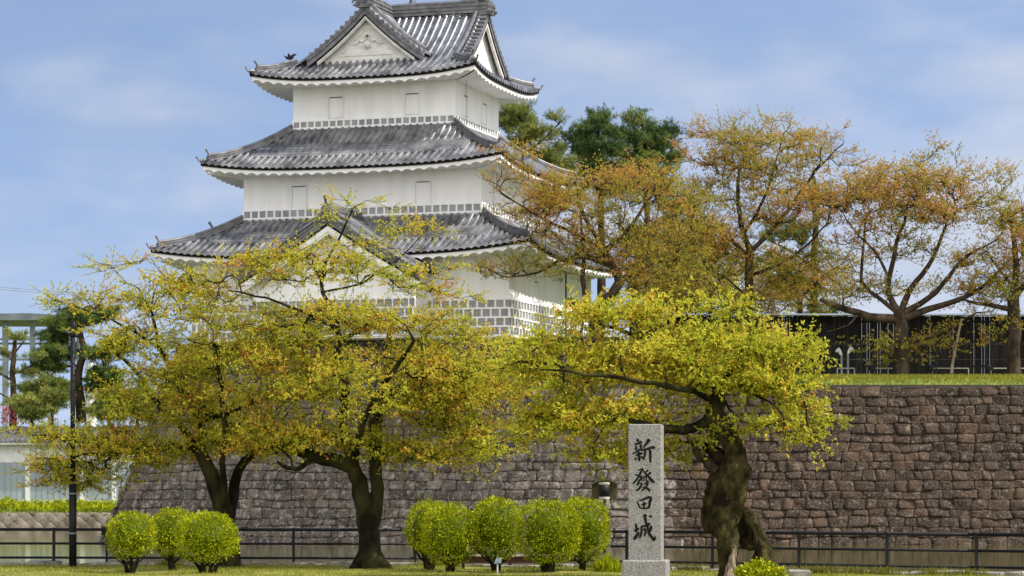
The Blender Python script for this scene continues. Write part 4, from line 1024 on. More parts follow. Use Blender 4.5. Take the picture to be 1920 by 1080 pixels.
# ------------------------------------------------------------------ TREES
class Grow:
    def __init__(s, seed): s.P = []; s.par = []; s.gr = []; s.r = np.random.default_rng(seed); s.rr = random.Random(seed); s.seed = seed
    def guide(s, pts, r0, r1, root=False, step=.3):
        """pts: world points of a limb; joins the nearest existing node"""
        pts = [np.array(p, float) for p in pts]
        if s.P and not root:
            A = np.array(s.P); j = int(np.argmin(((A-pts[0])**2).sum(1))); par = j; pts = [A[j]]+pts[1:]
        else: par = -1
        q = [2*pts[0]-pts[1]]+pts+[2*pts[-1]-pts[-2]]; out = []
        for i in range(1, len(q)-2):
            n = max(2, int(np.linalg.norm(q[i+1]-q[i])/step)); a, b, c, d = q[i-1:i+3]
            for u in np.linspace(0, 1, n, endpoint=False): out.append(.5*((2*b)+(-a+c)*u+(2*a-5*b+4*c-d)*u*u+(-a+3*b-3*c+d)*u**3))
        out.append(pts[-1])
        for k, p in enumerate(out):
            if k == 0 and par >= 0: continue
            f = k/(len(out)-1); jit = s.r.normal(0, .012+.02*min(1, .3/(r0+.01))*.6, 3) if k > 2 else 0
            s.P.append(p+jit); s.par.append(par); s.gr.append(r0+(r1-r0)*f); par = len(s.P)-1
    def targets(s, T, step=.3, bend=.12, maxd=99):
        T = np.asarray(T); G = np.array(s.P)
        d0 = np.array([((G-t)**2).sum(1).min() for t in T]); T = T[np.argsort(d0)]
        cap = len(G)+int(len(T)*14)+1000; A = np.zeros((cap,3)); D = np.zeros((cap,3)); n = len(G); A[:n] = G
        for i in range(n):
            if s.par[i] >= 0: v = G[i]-G[s.par[i]]; D[i] = v/(np.linalg.norm(v)+1e-6)
        s.tips = []
        for t in T:
            v = t-A[:n]; d = np.sqrt((v**2).sum(1))+1e-6; c = (v*D[:n]).sum(1)/d
            cost = d*(1+.55*(1-c)); j = int(np.argmin(cost)); L = d[j]
            if L > maxd or n > cap-60: continue
            m = max(2, int(L/step)); dirv = v[j]/L
            off = np.cross(dirv, s.r.normal(size=3)); off = off*bend*L+D[j]*L*.12
            par = j
            for k in range(1, m+1):
                u = k/m; p = A[j]+v[j]*u+off*math.sin(math.pi*u)*(.9)+(s.r.normal(0,.02,3) if k < m else 0)
                A[n] = p; w_ = p-A[par]; D[n] = w_/(np.linalg.norm(w_)+1e-6); s.P.append(p); s.par.append(par); s.gr.append(0); par = n; n += 1
            s.tips.append((par, dirv))
        s.A = A[:n]; s.D = D[:n]
    def wood(s, rt=.007, ex=2.15, rmax=.14):
        n = len(s.P); cnt = np.zeros(n); ch = [[] for _ in range(n)]
        for i, p in enumerate(s.par):
            if p >= 0: ch[p].append(i)
        for i in range(n-1, -1, -1):
            if not ch[i]: cnt[i] = 1
            if s.par[i] >= 0: cnt[s.par[i]] += cnt[i]
        # parents always precede children
        R_ = rt*cnt**(1/ex); R_ = np.minimum(R_, rmax)
        for i in range(n):
            if s.gr[i] > 0: R_[i] = s.gr[i]
            elif s.par[i] >= 0: R_[i] = min(R_[i], R_[s.par[i]]*.95)
        s.R = R_; mb = MB(); started = [(i, -1) for i in range(n) if s.par[i] < 0]
        while started:
            i, pa = started.pop(); pts = []; rad = []
            if pa >= 0: pts.append(s.P[pa]); rad.append(R_[i])
            while True:
                pts.append(s.P[i]); rad.append(R_[i])
                if not ch[i]: break
                c = max(ch[i], key=lambda k: (s.gr[k] > 0, R_[k]))
                for k in ch[i]:
                    if k != c: started.append((k, i))
                i = c
            if len(pts) > 1:
                mx = max(rad); seg = 4 if mx < .03 else 6 if mx < .08 else 8 if mx < .16 else 18
                rad[-1] *= .6; mb.tube(pts, rad, seg, cap=False, rough=.0 if mx < .06 else .16)
        return mb
def pads(r, blobs, padr, flat, D0):
    """targets in flattened sprays inside picture-derived blobs (cx, cy, rx, ry, depth_offset, depth_radius, count)"""
    T = []; sh = 26 if D0 < 100 else 8
    for (cx_, cy_, rx, ry, dd, dr, cnt) in blobs:
        rx = max(rx*.78, rx-sh); ry = max(ry*.62, ry-sh*.8)
        np_ = max(1, int(cnt/6)); D = D0+dd
        for _ in range(np_):
            v = r.normal(size=3); v /= np.linalg.norm(v); v *= r.uniform(.12, 1)**(1/2.4)
            c = P(cx_+v[0]*rx, cy_-v[2]*ry, D)+np.array([0, v[1]*dr, 0])
            a = r.uniform(0, 2*np.pi)
            for _ in range(6):
                q = r.normal(size=3)*padr; q[2] *= flat; T.append(c+q)
    return np.array(T)
def foliage(g, twigs=4, tl=(.25,.55), tufts=3, leaves=5, L=(.07,.12), W=.5, up=.35, hue=(.45,.16), huef=None, droop=0, wood=None, rt=.005):
    r = g.r; ti = np.array([t[0] for t in g.tips]); td = np.array([t[1] for t in g.tips]); n = len(ti)
    base = np.repeat(g.A[ti], twigs, 0); d = np.repeat(td, twigs, 0)*.8+r.normal(size=(n*twigs,3))*.75
    d[:,2] = d[:,2]*.55+up-droop; d /= np.linalg.norm(d, axis=1)[:,None]; ln = r.uniform(*tl, n*twigs)
    # start twigs a little back along the branch
    pi_ = np.array([g.par[i] for i in ti]); back = np.repeat(g.A[pi_], twigs, 0); f = r.uniform(0,1,n*twigs)[:,None]; base = base*(1-f)+back*f
    end = base+d*ln[:,None]
    if wood is not None:
        side = np.cross(d, [0,0,1.0]); side /= np.linalg.norm(side, axis=1)[:,None]+1e-6; up_ = np.cross(side, d); V = []; 
        for (p_, rr_) in ((base, rt), (end, rt*.5)):
            for k in range(3): a = 2*np.pi*k/3; V.append(p_+side*math.cos(a)*rr_+up_*math.sin(a)*rr_)
        V = np.stack(V,1).reshape(-1,3); m = len(base); o = np.arange(m)[:,None]*6
        Qw = np.concatenate([o+np.array([[k,(k+1)%3,3+(k+1)%3,3+k]]) for k in range(3)]); wood.append((V, Qw))
    fr = np.tile(np.linspace(.35, 1, tufts), len(base))[:,None]
    tp = np.repeat(base, tufts, 0)*(1-fr)+np.repeat(end, tufts, 0)*fr
    m = len(tp); lp = np.repeat(tp, leaves, 0)+r.normal(0,.012,(m*leaves,3)); ld = np.repeat(np.repeat(d, tufts, 0), leaves, 0)*.5+r.normal(size=(m*leaves,3))*.75
    ld[:,2] += .15-droop*.6
    Ls = r.uniform(L[0], L[1], m*leaves); V, Q = leafquads(lp, ld, Ls, Ls*W, r, .12)
    # colour belongs to the shoot: green inner leaves, bronze young tips
    hh = r.normal(hue[0], hue[1], n); 
    if huef is not None: hh = hh+huef(g.A[ti])
    h = np.repeat(np.repeat(np.repeat(hh, twigs), tufts), leaves)+np.repeat(r.normal(0,.10,m), leaves)+r.normal(0,.06,m*leaves)
    return V, Q, np.repeat(np.clip(h,0,1), 4)
def finish(g, name, label, cat, base, wm, lm, fol, group=None, wood_kw={}):
    tw = []; V, Q, h = foliage(g, wood=tw, **fol); mb = g.wood(**wood_kw)
    root = empty(name, tuple(base)); tag(root, label, cat, group)
    W0 = np.array(mb.v); F0 = [f for f in mb.f if len(f) == 4]; V2 = np.concatenate([W0, tw[0][0]]); Q2 = np.concatenate([np.array(F0), tw[0][1]+len(W0)])
    link('trunk', np_mesh('trunk', V2, Q2), wm, root, smooth=True)
    link('crown', np_mesh('crown', V, Q, h), lm, root)
    return root
def noisehue(scale, amp, zf=0):
    def f(A): return np.array([amp*mnoise.noise(Vector((a[0]*scale, a[1]*scale, a[2]*scale*1.6))) for a in A])
    return f
def hp(D): return lambda *q: [P(x, y, D+(e[0] if e else 0)) for x, y, *e in q]
LOW = dict(twigs=4, tl=(.22,.75), tufts=4, leaves=4, L=(.048,.09), W=.5, up=.16)
# --- A: big cherry in front, left of centre
D = 74.0; W_ = hp(D); g = Grow(21)
g.guide(W_((696,1072),(694,1040),(690,1000),(684,950),(672,905),(662,878)), .33, .20, root=True)
g.guide([P(690,1000,D), P(704,960,D), P(706,915,D), P(702,870,D), P(704,835,D)], .20, .155)
g.guide(W_((662,878),(625,862),(590,855),(548,838,.6),(505,806,1.5)), .20, .10)
g.guide(W_((590,855),(570,872),(548,880,-1),(520,868,-2)), .09, .05)
g.guide(W_((662,878),(650,835),(643,790),(650,735),(640,690),(634,640)), .15, .085)
g.guide(W_((664,880),(672,830,-.8),(690,770,-1.4),(735,700,-2),(775,640,-2.6)), .12, .05)
g.guide(W_((704,835),(700,790),(730,740,.6),(780,712,1.2),(850,700,1.6),(905,735,1.8)), .14, .05)
g.guide(W_((704,835),(712,790,1),(720,720,1.6),(728,660,2),(735,600,2)), .11, .045)
g.guide(W_((634,640),(630,600),(608,548),(606,505),(642,440),(664,392)), .075, .02)
g.guide(W_((636,650),(625,615,-1),(570,585,-1.5),(500,560,-2),(430,545,-2)), .055, .02)
g.guide(W_((634,640),(665,625,.6),(700,615,1),(745,618,1)), .06, .03)
g.guide(W_((608,560),(680,530,.6),(745,490,1),(800,430,1)), .04, .012)
g.guide(W_((688,1030),(672,1054,-.1),(655,1070,-.2)), .2, .10); g.guide(W_((697,1030),(716,1056,-.1),(734,1070,-.2)), .2, .10)
bl = [(700,730,225,95,0,3.4,400),(560,680,130,100,0,2.6,180),(830,690,125,90,0,2.4,180),(860,770,115,75,0,2.2,150),(925,720,70,60,0,1.8,90),(900,830,80,40,0,1.6,60),(650,600,180,50,0,2.6,120),
      (560,500,150,50,0,1.6,78),(690,480,70,60,0,1.0,36),(650,395,48,32,0,.5,14),(765,425,75,16,.8,.5,20),(450,500,140,26,0,1.0,30),(840,620,110,45,0,1.6,70),(730,520,120,50,0,1.2,44),
      (520,820,110,60,0,2.2,140),(640,825,110,50,0,2.2,90),(780,850,140,44,0,1.8,110),(600,600,130,40,0,1.8,70),(500,620,80,40,0,1.6,50),(520,760,110,60,0,2,90),(840,555,50,20,0,.8,22),(300,492,70,12,0,.5,8),(400,540,110,34,0,1.2,46)]
g.targets(pads(g.r, bl, .38, .2, D))
finish(g, 'cherry_tree', 'large mossy cherry tree with forked trunk in front of the castle turret', 'tree', P(694,1066,D)*[1,1,0], M['bark'], M['leaf_near'],
       dict(LOW, hue=(.46,.15), huef=noisehue(1.1,.42)), 'cherry trees by the moat railing', dict(rt=.0065, rmax=.07))
# --- B: cherry at left behind the three shrubs
D = 76.0; W_ = hp(D); g = Grow(33)
g.guide(W_((432,1064),(428,1020),(420,965),(404,915),(388,875),(374,845)), .30, .16, root=True)
g.guide(W_((426,990),(436,930,.5),(444,885,.6),(475,850,.8),(505,830,1)), .18, .09)
g.guide(W_((424,970),(421,920,-.5),(418,870,-.8),(420,800,-1),(415,720,-1),(400,640,-1)), .10, .045)
g.guide(W_((374,845),(330,835),(285,842),(230,850,-.4),(170,852,-.8)), .10, .04)
g.guide(W_((374,845),(340,800,.6),(290,750,1),(250,690,1.2),(190,640,1)), .11, .035)
g.guide(W_((374,845),(378,790,0),(340,720,.4),(300,650,.6),(285,585,.6),(262,540,.5)), .11, .025)
g.guide(W_((300,640),(240,615),(180,590),(110,565)), .04, .012)
g.guide(W_((418,800),(470,760,-1),(520,730,-1.6)), .07, .03)
bl = [(310,745,125,80,0,2.6,200),(330,670,140,70,0,2.4,150),(420,740,120,100,0,2.4,160),(180,830,125,44,0,2.2,160),(130,868,75,26,0,1.4,62),(170,900,95,24,0,1.2,66),
      (300,850,110,40,0,2.0,110),(240,630,90,30,0,1.4,50),(160,572,80,20,0,.8,32),(235,565,60,20,0,.8,24),(335,575,100,45,0,1.6,60),(300,530,75,24,0,.9,20),(330,550,60,22,0,.9,20),
      (210,440+60,30,16,0,.4,5),(60,812,60,10,0,.8,22),(450,830,90,36,0,1.8,90),(430,640,100,50,0,1.8,70)]
g.targets(pads(g.r, bl, .38, .2, D))
finish(g, 'cherry_tree', 'spreading cherry tree with a slim dark trunk rising behind the three left shrubs', 'tree', P(430,1060,D)*[1,1,0], M['bark'], M['leaf_near'],
       dict(LOW, hue=(.45,.14), huef=noisehue(1.1,.40)), 'cherry trees by the moat railing', dict(rt=.0065, rmax=.06))
# --- C: old hollow cherry, trunk modelled from lumped limbs and remeshed
D = 64.5; W_ = hp(D); g = Grow(45)
g.guide(W_((1352,835),(1340,800),(1336,770),(1348,735)), .26, .16, root=True)
g.guide(W_((1336,790),(1300,802,-.3),(1262,806,-.6),(1215,795,-1),(1160,780,-1.2)), .13, .06)
g.guide(W_((1348,735),(1330,690,.5),(1270,650,1),(1200,630,1.2),(1130,610,1.2)), .11, .04)
g.guide(W_((1340,760),(1290,730,-1),(1200,715,-1.6),(1100,700,-2),(1010,690,-2)), .085, .022)
g.guide(W_((1348,740),(1385,725,.2),(1440,722,.5),(1475,700,.5),(1495,685,.5)), .09, .03)
g.guide(W_((1480,705),(1500,740,-.3),(1515,790,-.4),(1525,835,-.4)), .04, .012)
g.guide(W_((1400,722),(1450,760,-.8),(1470,790,-1),(1475,830,-1)), .035, .012)
g.guide(W_((1348,735),(1370,690,0),(1400,640,.3),(1425,600,.3)), .09, .03)
g.guide(W_((1350,745),(1372,775,-.6),(1376,800,-.7),(1360,830,-.8)), .04, .015)
bl = [(1090,700,175,65,0,2.2,150),(1230,650,140,60,0,2.2,100),(1390,640,110,55,0,2,90),(1150,775,150,42,0,1.8,110),(1060,790,90,40,0,1.4,66),(1455,670,60,45,0,1.4,65),(1450,720,80,36,0,1.4,70),
      (1125,850,55,26,0,1.0,30),(1000,830,50,25,0,.9,16),(1215,850,40,40,.6,.8,24),(1275,835,30,30,0,.5,10),(1505,785,12,46,0,.3,20),(1485,755,26,30,0,.6,16),(1522,825,8,24,0,.2,8),(1410,800,36,26,-.5,.5,12),
      (1300,735,80,34,0,1.4,36),(1280,700,110,40,0,1.6,60),(1010,640,60,30,0,1.2,40),(1130,590,90,30,0,1.2,50),(1370,580,60,20,0,1,22),(1290,828,24,10,-.5,.4,5),(1200,590,110,24,0,1,40),(1455,780,20,30,-.5,.4,12)]
g.targets(pads(g.r, bl, .34, .25, D))
root = finish(g, 'old_cherry_tree', 'ancient hollow cherry with a twisted split trunk right of the monument', 'tree', P(1390,1092,D)*[1,1,0], M['bark'], M['leaf_near'],
       dict(LOW, L=(.065,.115), hue=(.42,.14), huef=lambda A: noisehue(1.1,.40)(A)-.10*(A[:,0] > 4.2)), 'cherry trees by the moat railing', dict(rt=.0065, rmax=.06))
def remesh(name, tubes, m, parent, vox=.045, disp=((.30,.09),(.09,.045)), holes=(), squash=None):
    mb = MB()
    for pts, rad in tubes: mb.tube(pts, rad, 14)
    me = bpy.data.meshes.new('tmp'); me.from_pydata(mb.v, [], mb.f); ob = bpy.data.objects.new('tmp', me); C.objects.link(ob)
    md = ob.modifiers.new('r', 'REMESH'); md.mode = 'VOXEL'; md.voxel_size = vox
    cut = None
    if holes:
        hb = MB()
        for pts, rad in holes: hb.tube(pts, rad, 14)
        hm = bpy.data.meshes.new('tmph'); hm.from_pydata(hb.v, [], hb.f); cut = bpy.data.objects.new('tmph', hm); C.objects.link(cut)
        mc = cut.modifiers.new('r', 'REMESH'); mc.mode = 'VOXEL'; mc.voxel_size = .06
        mo = ob.modifiers.new('b', 'BOOLEAN'); mo.operation = 'DIFFERENCE'; mo.object = cut; mo.solver = 'EXACT'
        m2 = ob.modifiers.new('r2', 'REMESH'); m2.mode = 'VOXEL'; m2.voxel_size = vox*.8
    dg = bpy.context.evaluated_depsgraph_get(); ev = ob.evaluated_get(dg); m_ = bpy.data.meshes.new_from_object(ev)
    bpy.data.objects.remove(ob)
    if cut: bpy.data.objects.remove(cut)
    n = len(m_.vertices); co = np.zeros(n*3, dtype=np.float32); m_.vertices.foreach_get('co', co); co = co.reshape(-1,3)
    no = np.zeros(n*3, dtype=np.float32); m_.vertex_normals.foreach_get('vector', no); no = no.reshape(-1,3)
    dsp = np.zeros(n)
    for i in range(n):
        x, y, z = co[i]
        for sc_, am in disp: dsp[i] += am*mnoise.noise(Vector((x/sc_, y/sc_, z/sc_/2.4)))
        dsp[i] -= .07*abs(mnoise.noise(Vector((x/.07, y/.07, z/.6))))
    co = co+no*dsp[:,None]; m_.vertices.foreach_set('co', co.astype(np.float32).ravel()); m_.update()
    return link(name, m_, m, parent, smooth=True)
M['bark_old'] = mat('bark_old', (.012,.008,.005,1), (.075,.055,.036,1), .95, 5.5, 1.0, 22, spec=.1, stretch=(1,1,.45), lo=.35, hi=.7)
M['bark_moss'] = mat('bark_moss', (.012,.009,.005,1), (.075,.063,.022,1), .95, 3.6, 1.0, 22, spec=.1, stretch=(1,1,.7), lo=.38, hi=.68)
D = 64.5
T_ = [(W_((1366,1100),(1364,1050),(1362,1010),(1350,965)), [.30,.24,.25,.36]),
      (W_((1342,1000),(1346,960),(1358,915),(1376,880),(1378,850),(1368,822)), [.27,.42,.46,.36,.26,.20]),
      (W_((1385,905),(1378,940),(1372,965)), [.26,.26,.2]),
      (W_((1368,950,.1),(1400,962,.1),(1420,995,0),(1432,1030,-.1),(1438,1066,-.2),(1444,1096,-.3)), [.14,.15,.15,.24,.32,.36]),
      (W_((1400,965,.45),(1402,1000,.5),(1406,1030,.5)), [.12,.26,.2])]
trunk_ = remesh('hollow_trunk', T_, M['bark_moss'], root, disp=((.30,.11),(.12,.08)), holes=[(W_((1394,972,-.4),(1397,1000,-.42),(1401,1030,-.38),(1402,1050,-.2)), [.13,.24,.24,.2]), (W_((1340,850,-.5),(1352,868,-.5)), [.10,.14])])
T_ = [(W_((1292,822,-.1),(1306,846,-.1),(1326,868,-.05),(1346,884,0)), [.05,.12,.13,.16]), (W_((1368,824),(1360,800),(1356,780)), [.2,.2,.16]),
      (W_((1320,838,.35),(1345,850,.35),(1362,870,.3)), [.12,.2,.2]), (W_((1336,800,.1),(1340,775,.1),(1350,745,.1)), [.24,.26,.18])]
remesh('broken_limb', T_, M['bark_old'], root)
T_ = [(W_((1378,1020,-.42),(1374,1050,-.42),(1372,1092,-.5)), [.06,.12,.18])]
remesh('dead_strip', T_, M['deadwood'], root, vox=.03)
n = 1500; a = rng.uniform(0,2*np.pi,n); rr = rng.uniform(0,1,n)**.5
for (px, py, rx, ry, lb) in ((1425,1066,.62,.30,'bright leafy sprouts at the foot of the hollow cherry'),(1140,1064,.35,.32,'tall grass and weeds at the foot of the rightmost shrub')):
    Dw = 63.6 if px > 1300 else 70.0; c = P(px, py, Dw)
    pos = np.stack([c[0]+np.cos(a)*rr*rx, c[1]+np.sin(a)*rr*.4, c[2]-.25+rng.uniform(0,1,n)*ry*1.7*(1-.6*rr)],1); dv = rng.normal(size=(n,3)); dv[:,2] = np.abs(dv[:,2])+.4
    if px > 1300: V, Q = leafquads(pos, dv, rng.uniform(.05,.11,n), rng.uniform(.03,.06,n), rng)
    else: V, Q = leafquads(pos, dv*[.4,.4,1.5], rng.uniform(.12,.28,n), rng.uniform(.012,.03,n), rng)
    nm = 'sprouts' if px > 1300 else 'weeds'
    o = link(nm, np_mesh(nm, V, Q, np.repeat(rng.uniform(0,1,n),4)), M['leaf_bush'], loc=(c[0],c[1],0)); tag(o, lb, 'plants', kind='stuff')
# --- upper cherries on the terrace
HI = dict(twigs=4, tl=(.3,.85), tufts=3, leaves=5, L=(.07,.125), W=.42, up=.5)
def terrace_tree(seed, D, guides, blobs, label, base, hue=(.39,.14), fol={}, pr=.52):
    g = Grow(seed); W_ = hp(D)
    for i, (pts, r0, r1) in enumerate(guides): g.guide(W_(*pts), r0, r1, root=(i == 0), step=.45)
    g.targets(pads(g.r, blobs, pr, .42, D), step=.45)
    zs = np.array([a[2] for a in g.A]); zt_ = zs.max(); zb_ = 9.0
    hf = lambda A: noisehue(.3,.45)(A)+.30*((A[:,2]-zb_)/(zt_-zb_)-.55)
    kw = dict(HI, hue=hue, huef=hf); kw.update(fol)
    return finish(g, 'cherry_tree', label, 'tree', P(base[0], base[1], D), M['bark_far'], M['leaf_far'], kw, 'cherry trees on the terrace', dict(rt=.0115, rmax=.10))
terrace_tree(51, 127.0, [(((1118,640),(1116,600),(1118,585)), .34, .28), (((1118,585),(1140,560),(1162,530),(1150,500),(1132,470)), .26, .16), (((1132,470),(1110,430),(1090,390),(1080,340)), .12, .04),
   (((1110,592),(1085,575),(1066,560)), .24, .17), (((1098,585),(1094,520),(1092,450),(1088,400)), .14, .05), (((1132,470),(1170,440),(1200,400),(1230,350)), .12, .04), (((1150,500),(1080,480),(1010,510),(950,520)), .11, .03), (((1162,530),(1210,500),(1260,480),(1300,450)), .1, .03),
   (((1132,470),(1060,430),(1000,400),(950,370)), .09, .03)],
   [(1130,370,150,58,0,3.6,240),(1010,400,70,50,0,2.4,70),(960,500,60,26,0,1.6,44),(1070,420,120,60,0,3,140),(1220,340,100,36,0,2.4,120),(1270,420,90,70,0,2.6,170),(1240,510,110,55,0,2.6,170),(1080,490,120,40,0,2,100),(1000,300,90,24,0,1.5,30),(990,345,70,30,0,1.5,34),(1190,470,110,60,0,2.6,90)],
   'cherry tree with yellow orange leaves overlapping the right side of the turret', (1116,640))
terrace_tree(52, 133.0, [(((1402,690),(1403,620),(1403,560),(1405,500),(1408,470)), .24, .19), (((1408,470),(1394,440),(1386,400),(1384,340),(1400,270)), .15, .04), (((1408,470),(1440,440),(1480,390),(1530,320),(1580,270)), .13, .03), (((1405,480),(1370,450),(1320,420),(1280,400)), .1, .03),
   (((1394,440),(1430,380),(1450,320),(1470,250)), .09, .03), (((1404,520),(1450,500),(1500,470),(1550,420)), .09, .03), (((1404,560),(1360,520),(1320,500)), .07, .03)],
   [(1420,300,125,52,0,3,290),(1440,385,155,58,0,3.4,290),(1380,255,90,24,0,1.6,50),(1480,250,80,24,0,1.8,44),(1560,300,60,32,0,1.8,42),(1600,280,30,24,0,1,10),(1540,380,70,50,0,2.4,80),(1310,380,60,60,0,2,100),(1330,500,80,60,0,2.4,130),(1470,500,100,56,0,2.4,140),(1380,570,140,30,0,2.2,110),(1300,290,40,24,0,1,12),(1340,450,80,50,0,2,100)],
   'tallest terrace cherry with rust orange top behind the black fence line', (1402,690))
terrace_tree(53, 131.5, [(((1690,708),(1689,650),(1688,612),(1687,590)), .40, .28), (((1690,600),(1650,596),(1610,588),(1570,575,-.5),(1540,560,-.5)), .24, .10), (((1685,590),(1668,555),(1668,520),(1680,460),(1700,400)), .17, .06), (((1690,592),(1705,545),(1740,500),(1765,450),(1780,400)), .17, .05),
   (((1694,590),(1740,560),(1780,520),(1810,480),(1870,450)), .17, .04), (((1698,596),(1740,580),(1790,565),(1840,540),(1880,500)), .20, .05), (((1680,590),(1650,560),(1615,530),(1620,470),(1622,420)), .12, .04), (((1700,640),(1750,630),(1800,605),(1830,585)), .07, .04), (((1610,588),(1590,610,-1),(1552,622,-1.5)), .05, .02), (((1668,520),(1640,470),(1600,430),(1580,400)), .08, .03)],
   [(1700,345,125,38,0,3,240),(1640,385,95,42,0,2.6,180),(1760,385,105,48,0,2.8,180),(1840,330,60,32,0,1.8,32),(1860,380,50,50,0,1.8,38),(1600,470,55,50,0,2,44),(1700,450,110,40,0,2.4,80),(1800,470,90,40,0,2.2,60),(1590,555,60,28,0,1.6,36),(1650,560,50,30,0,1.4,22),(1730,535,90,28,0,2,32),(1845,555,70,36,0,2,60),(1770,640,70,32,0,1.2,34),(1690,660,90,22,0,1,30),(1640,655,40,24,0,.8,14),(1800,290,60,16,0,1,12)],
   'wide open cherry with orange crown and thick pale trunk in front of the black fence', (1690,700))
terrace_tree(54, 131.0, [(((1902,708),(1901,650),(1902,600),(1900,560)), .34, .28), (((1902,590),(1870,575),(1835,570),(1800,560)), .14, .05), (((1900,560),(1905,500),(1900,440),(1890,400)), .2, .06), (((1900,560),(1950,500),(2000,450)), .16, .05), (((1900,540),(1870,500),(1850,470)),.09,.03)],
   [(1905,440,60,60,0,2.4,130),(1960,430,90,90,0,3,150),(1860,545,50,36,0,1.8,50),(1915,510,50,50,0,2,70),(1880,620,40,36,0,1.2,22),(2010,500,70,60,0,2,60)],
   'cherry tree cut off by the right edge of the picture', (1902,700))
# filler cherries further back on the terrace
terrace_tree(55, 143.0, [(((1330,690),(1332,620),(1328,560)), .2, .14), (((1328,560),(1290,510),(1260,480)), .09, .03), (((1328,560),(1370,500),(1400,470)), .09, .03)],
   [(1300,540,110,60,0,3,260),(1240,570,80,36,0,2,110),(1380,500,80,60,0,2.6,140),(1300,470,90,50,0,2.6,130)], 'yellow green cherry standing back between the overlapping crowns', (1330,690), hue=(.36,.12))
terrace_tree(56, 146.0, [(((1500,690),(1502,620),(1500,560)), .2, .14), (((1500,560),(1470,520),(1440,500)), .09, .03), (((1500,560),(1540,520),(1570,500)), .09, .03)],
   [(1500,540,90,50,0,3,210),(1440,580,60,24,0,2,60),(1560,500,50,50,0,2,70)], 'green leaved cherry behind the tallest one and left of the bare pole trunk', (1500,690), hue=(.30,.12))
# --- pines
def pine(seed, D, guides, blobs, label, base, lm, group, hue=(.5,.2), pr=.32, name='pine_tree', fol={}, rt=.014):
    g = Grow(seed); W_ = hp(D)
    for i, (pts, r0, r1) in enumerate(guides): g.guide(W_(*pts), r0, r1, root=(i == 0), step=.45)
    g.targets(pads(g.r, blobs, pr, .5, D), step=.5)
    kw = dict(twigs=3, tl=(.15,.4), tufts=2, leaves=13, L=(.16,.30), W=.11, up=.9, hue=hue, huef=noisehue(.5,.6)); kw.update(fol)
    return finish(g, name, label, 'tree', P(base[0], base[1], D), M['bark_far'], lm, kw, group, dict(rt=rt, rmax=.12))
G_ = 'pines behind the castle'
pine(61, 150.0, [(((985,640),(985,450),(980,330),(985,240)), .3, .1), (((984,300),(1020,260),(1055,225)), .09, .03), (((982,330),(1010,320),(1040,330)),.08,.03)],
     [(975,228,44,30,0,1.6,120),(1000,258,44,22,0,1.6,90),(1040,226,22,7,0,.5,14),(1015,300,50,24,0,1.6,120),(1045,330,40,24,0,1.5,90),(960,290,30,40,0,1.5,80),(1060,360,50,24,0,1.5,70),(960,205,24,14,0,1,24)],
     'olive green pine just right of the turret top storey', (985,640), M['needle_pale'], G_, hue=(.35,.3))
pine(62, 152.0, [(((1125,680),(1128,450),(1124,330),(1122,215)), .3, .07), (((1124,280),(1090,270),(1065,262)), .07, .02), (((1124,300),(1160,270),(1165,250)), .07, .02)],
     [(1120,225,18,22,0,.9,46),(1105,252,34,20,0,1.3,80),(1150,256,24,18,0,1.1,44),(1070,262,16,12,0,.7,16),(1120,285,60,24,0,1.8,160),(1062,280,16,10,0,.7,12),(1130,320,90,30,0,2,190)],
     'dark green pine with spiky top left of its twin', (1125,680), M['needle'], G_, hue=(.5,.2))
pine(63, 153.0, [(((1215,680),(1214,450),(1208,330),(1204,225)), .3, .07), (((1210,300),(1250,270),(1262,245)), .07, .02), (((1208,290),(1180,260)), .06, .02)],
     [(1190,222,16,14,0,.8,24),(1215,232,18,20,0,.9,34),(1250,250,18,16,0,.9,30),(1228,272,46,22,0,1.6,110),(1190,265,26,18,0,1.2,50),(1215,310,62,30,0,2,180),(1262,300,18,22,0,.9,30),(1190,350,80,30,0,2,120)],
     'dark green pine with spiky top right of its twin', (1215,680), M['needle'], G_, hue=(.5,.2))
pine(64, 156.0, [(((1270,690),(1268,560),(1262,470),(1260,410)), .3, .1)],
     [(1260,440,90,60,0,2.4,260),(1200,480,70,70,0,2.4,180),(1250,540,120,50,0,2.4,240)],
     'dense green pine filling the gap low between the cherry crowns', (1270,690), M['needle'], G_, hue=(.55,.2))
pine(65, 150.0, [(((1528,700),(1527,600),(1527,500),(1528,400),(1526,330)), .22, .14), (((1527,500),(1480,470),(1440,450)), .08, .03), (((1527,560),(1480,540),(1440,540)), .08, .03)],
     [(1470,440,60,28,0,1.8,90),(1480,545,70,24,0,1.8,110),(1560,590,50,20,0,1.5,50),(1450,500,50,20,0,1.5,50)],
     'tall straight pale trunked pine between the two big terrace cherries', (1528,700), M['needle'], G_, hue=(.5,.2))
G_ = 'garden pines on the far left hill'
pine(71, 212.0, [(((152,792),(150,750),(146,710),(156,660),(150,620),(146,590)), .42, .16), (((150,690),(110,690),(90,715)), .12, .05), (((154,660),(200,652),(235,648)), .12, .05), (((150,630),(115,625),(100,612)), .1, .04), (((150,715),(190,712),(215,705)), .1, .04)],
     [(112,612,26,10,0,1.4,60),(100,636,30,12,0,1.6,80),(108,665,34,14,0,1.8,110),(185,668,24,10,0,1.4,60),(225,652,30,12,0,1.6,70),(200,705,34,14,0,1.8,100),(190,730,30,10,0,1.6,60),(170,600,30,10,0,1.4,50),(140,590,26,8,0,1.2,40),(88,690,26,10,0,1.4,50),(200,590,24,10,0,1.2,30)],
     'trained dark pine with a curving trunk behind the lamp post', (152,792), M['needle'], G_, pr=.45, fol=dict(L=(.3,.5)), rt=.02)
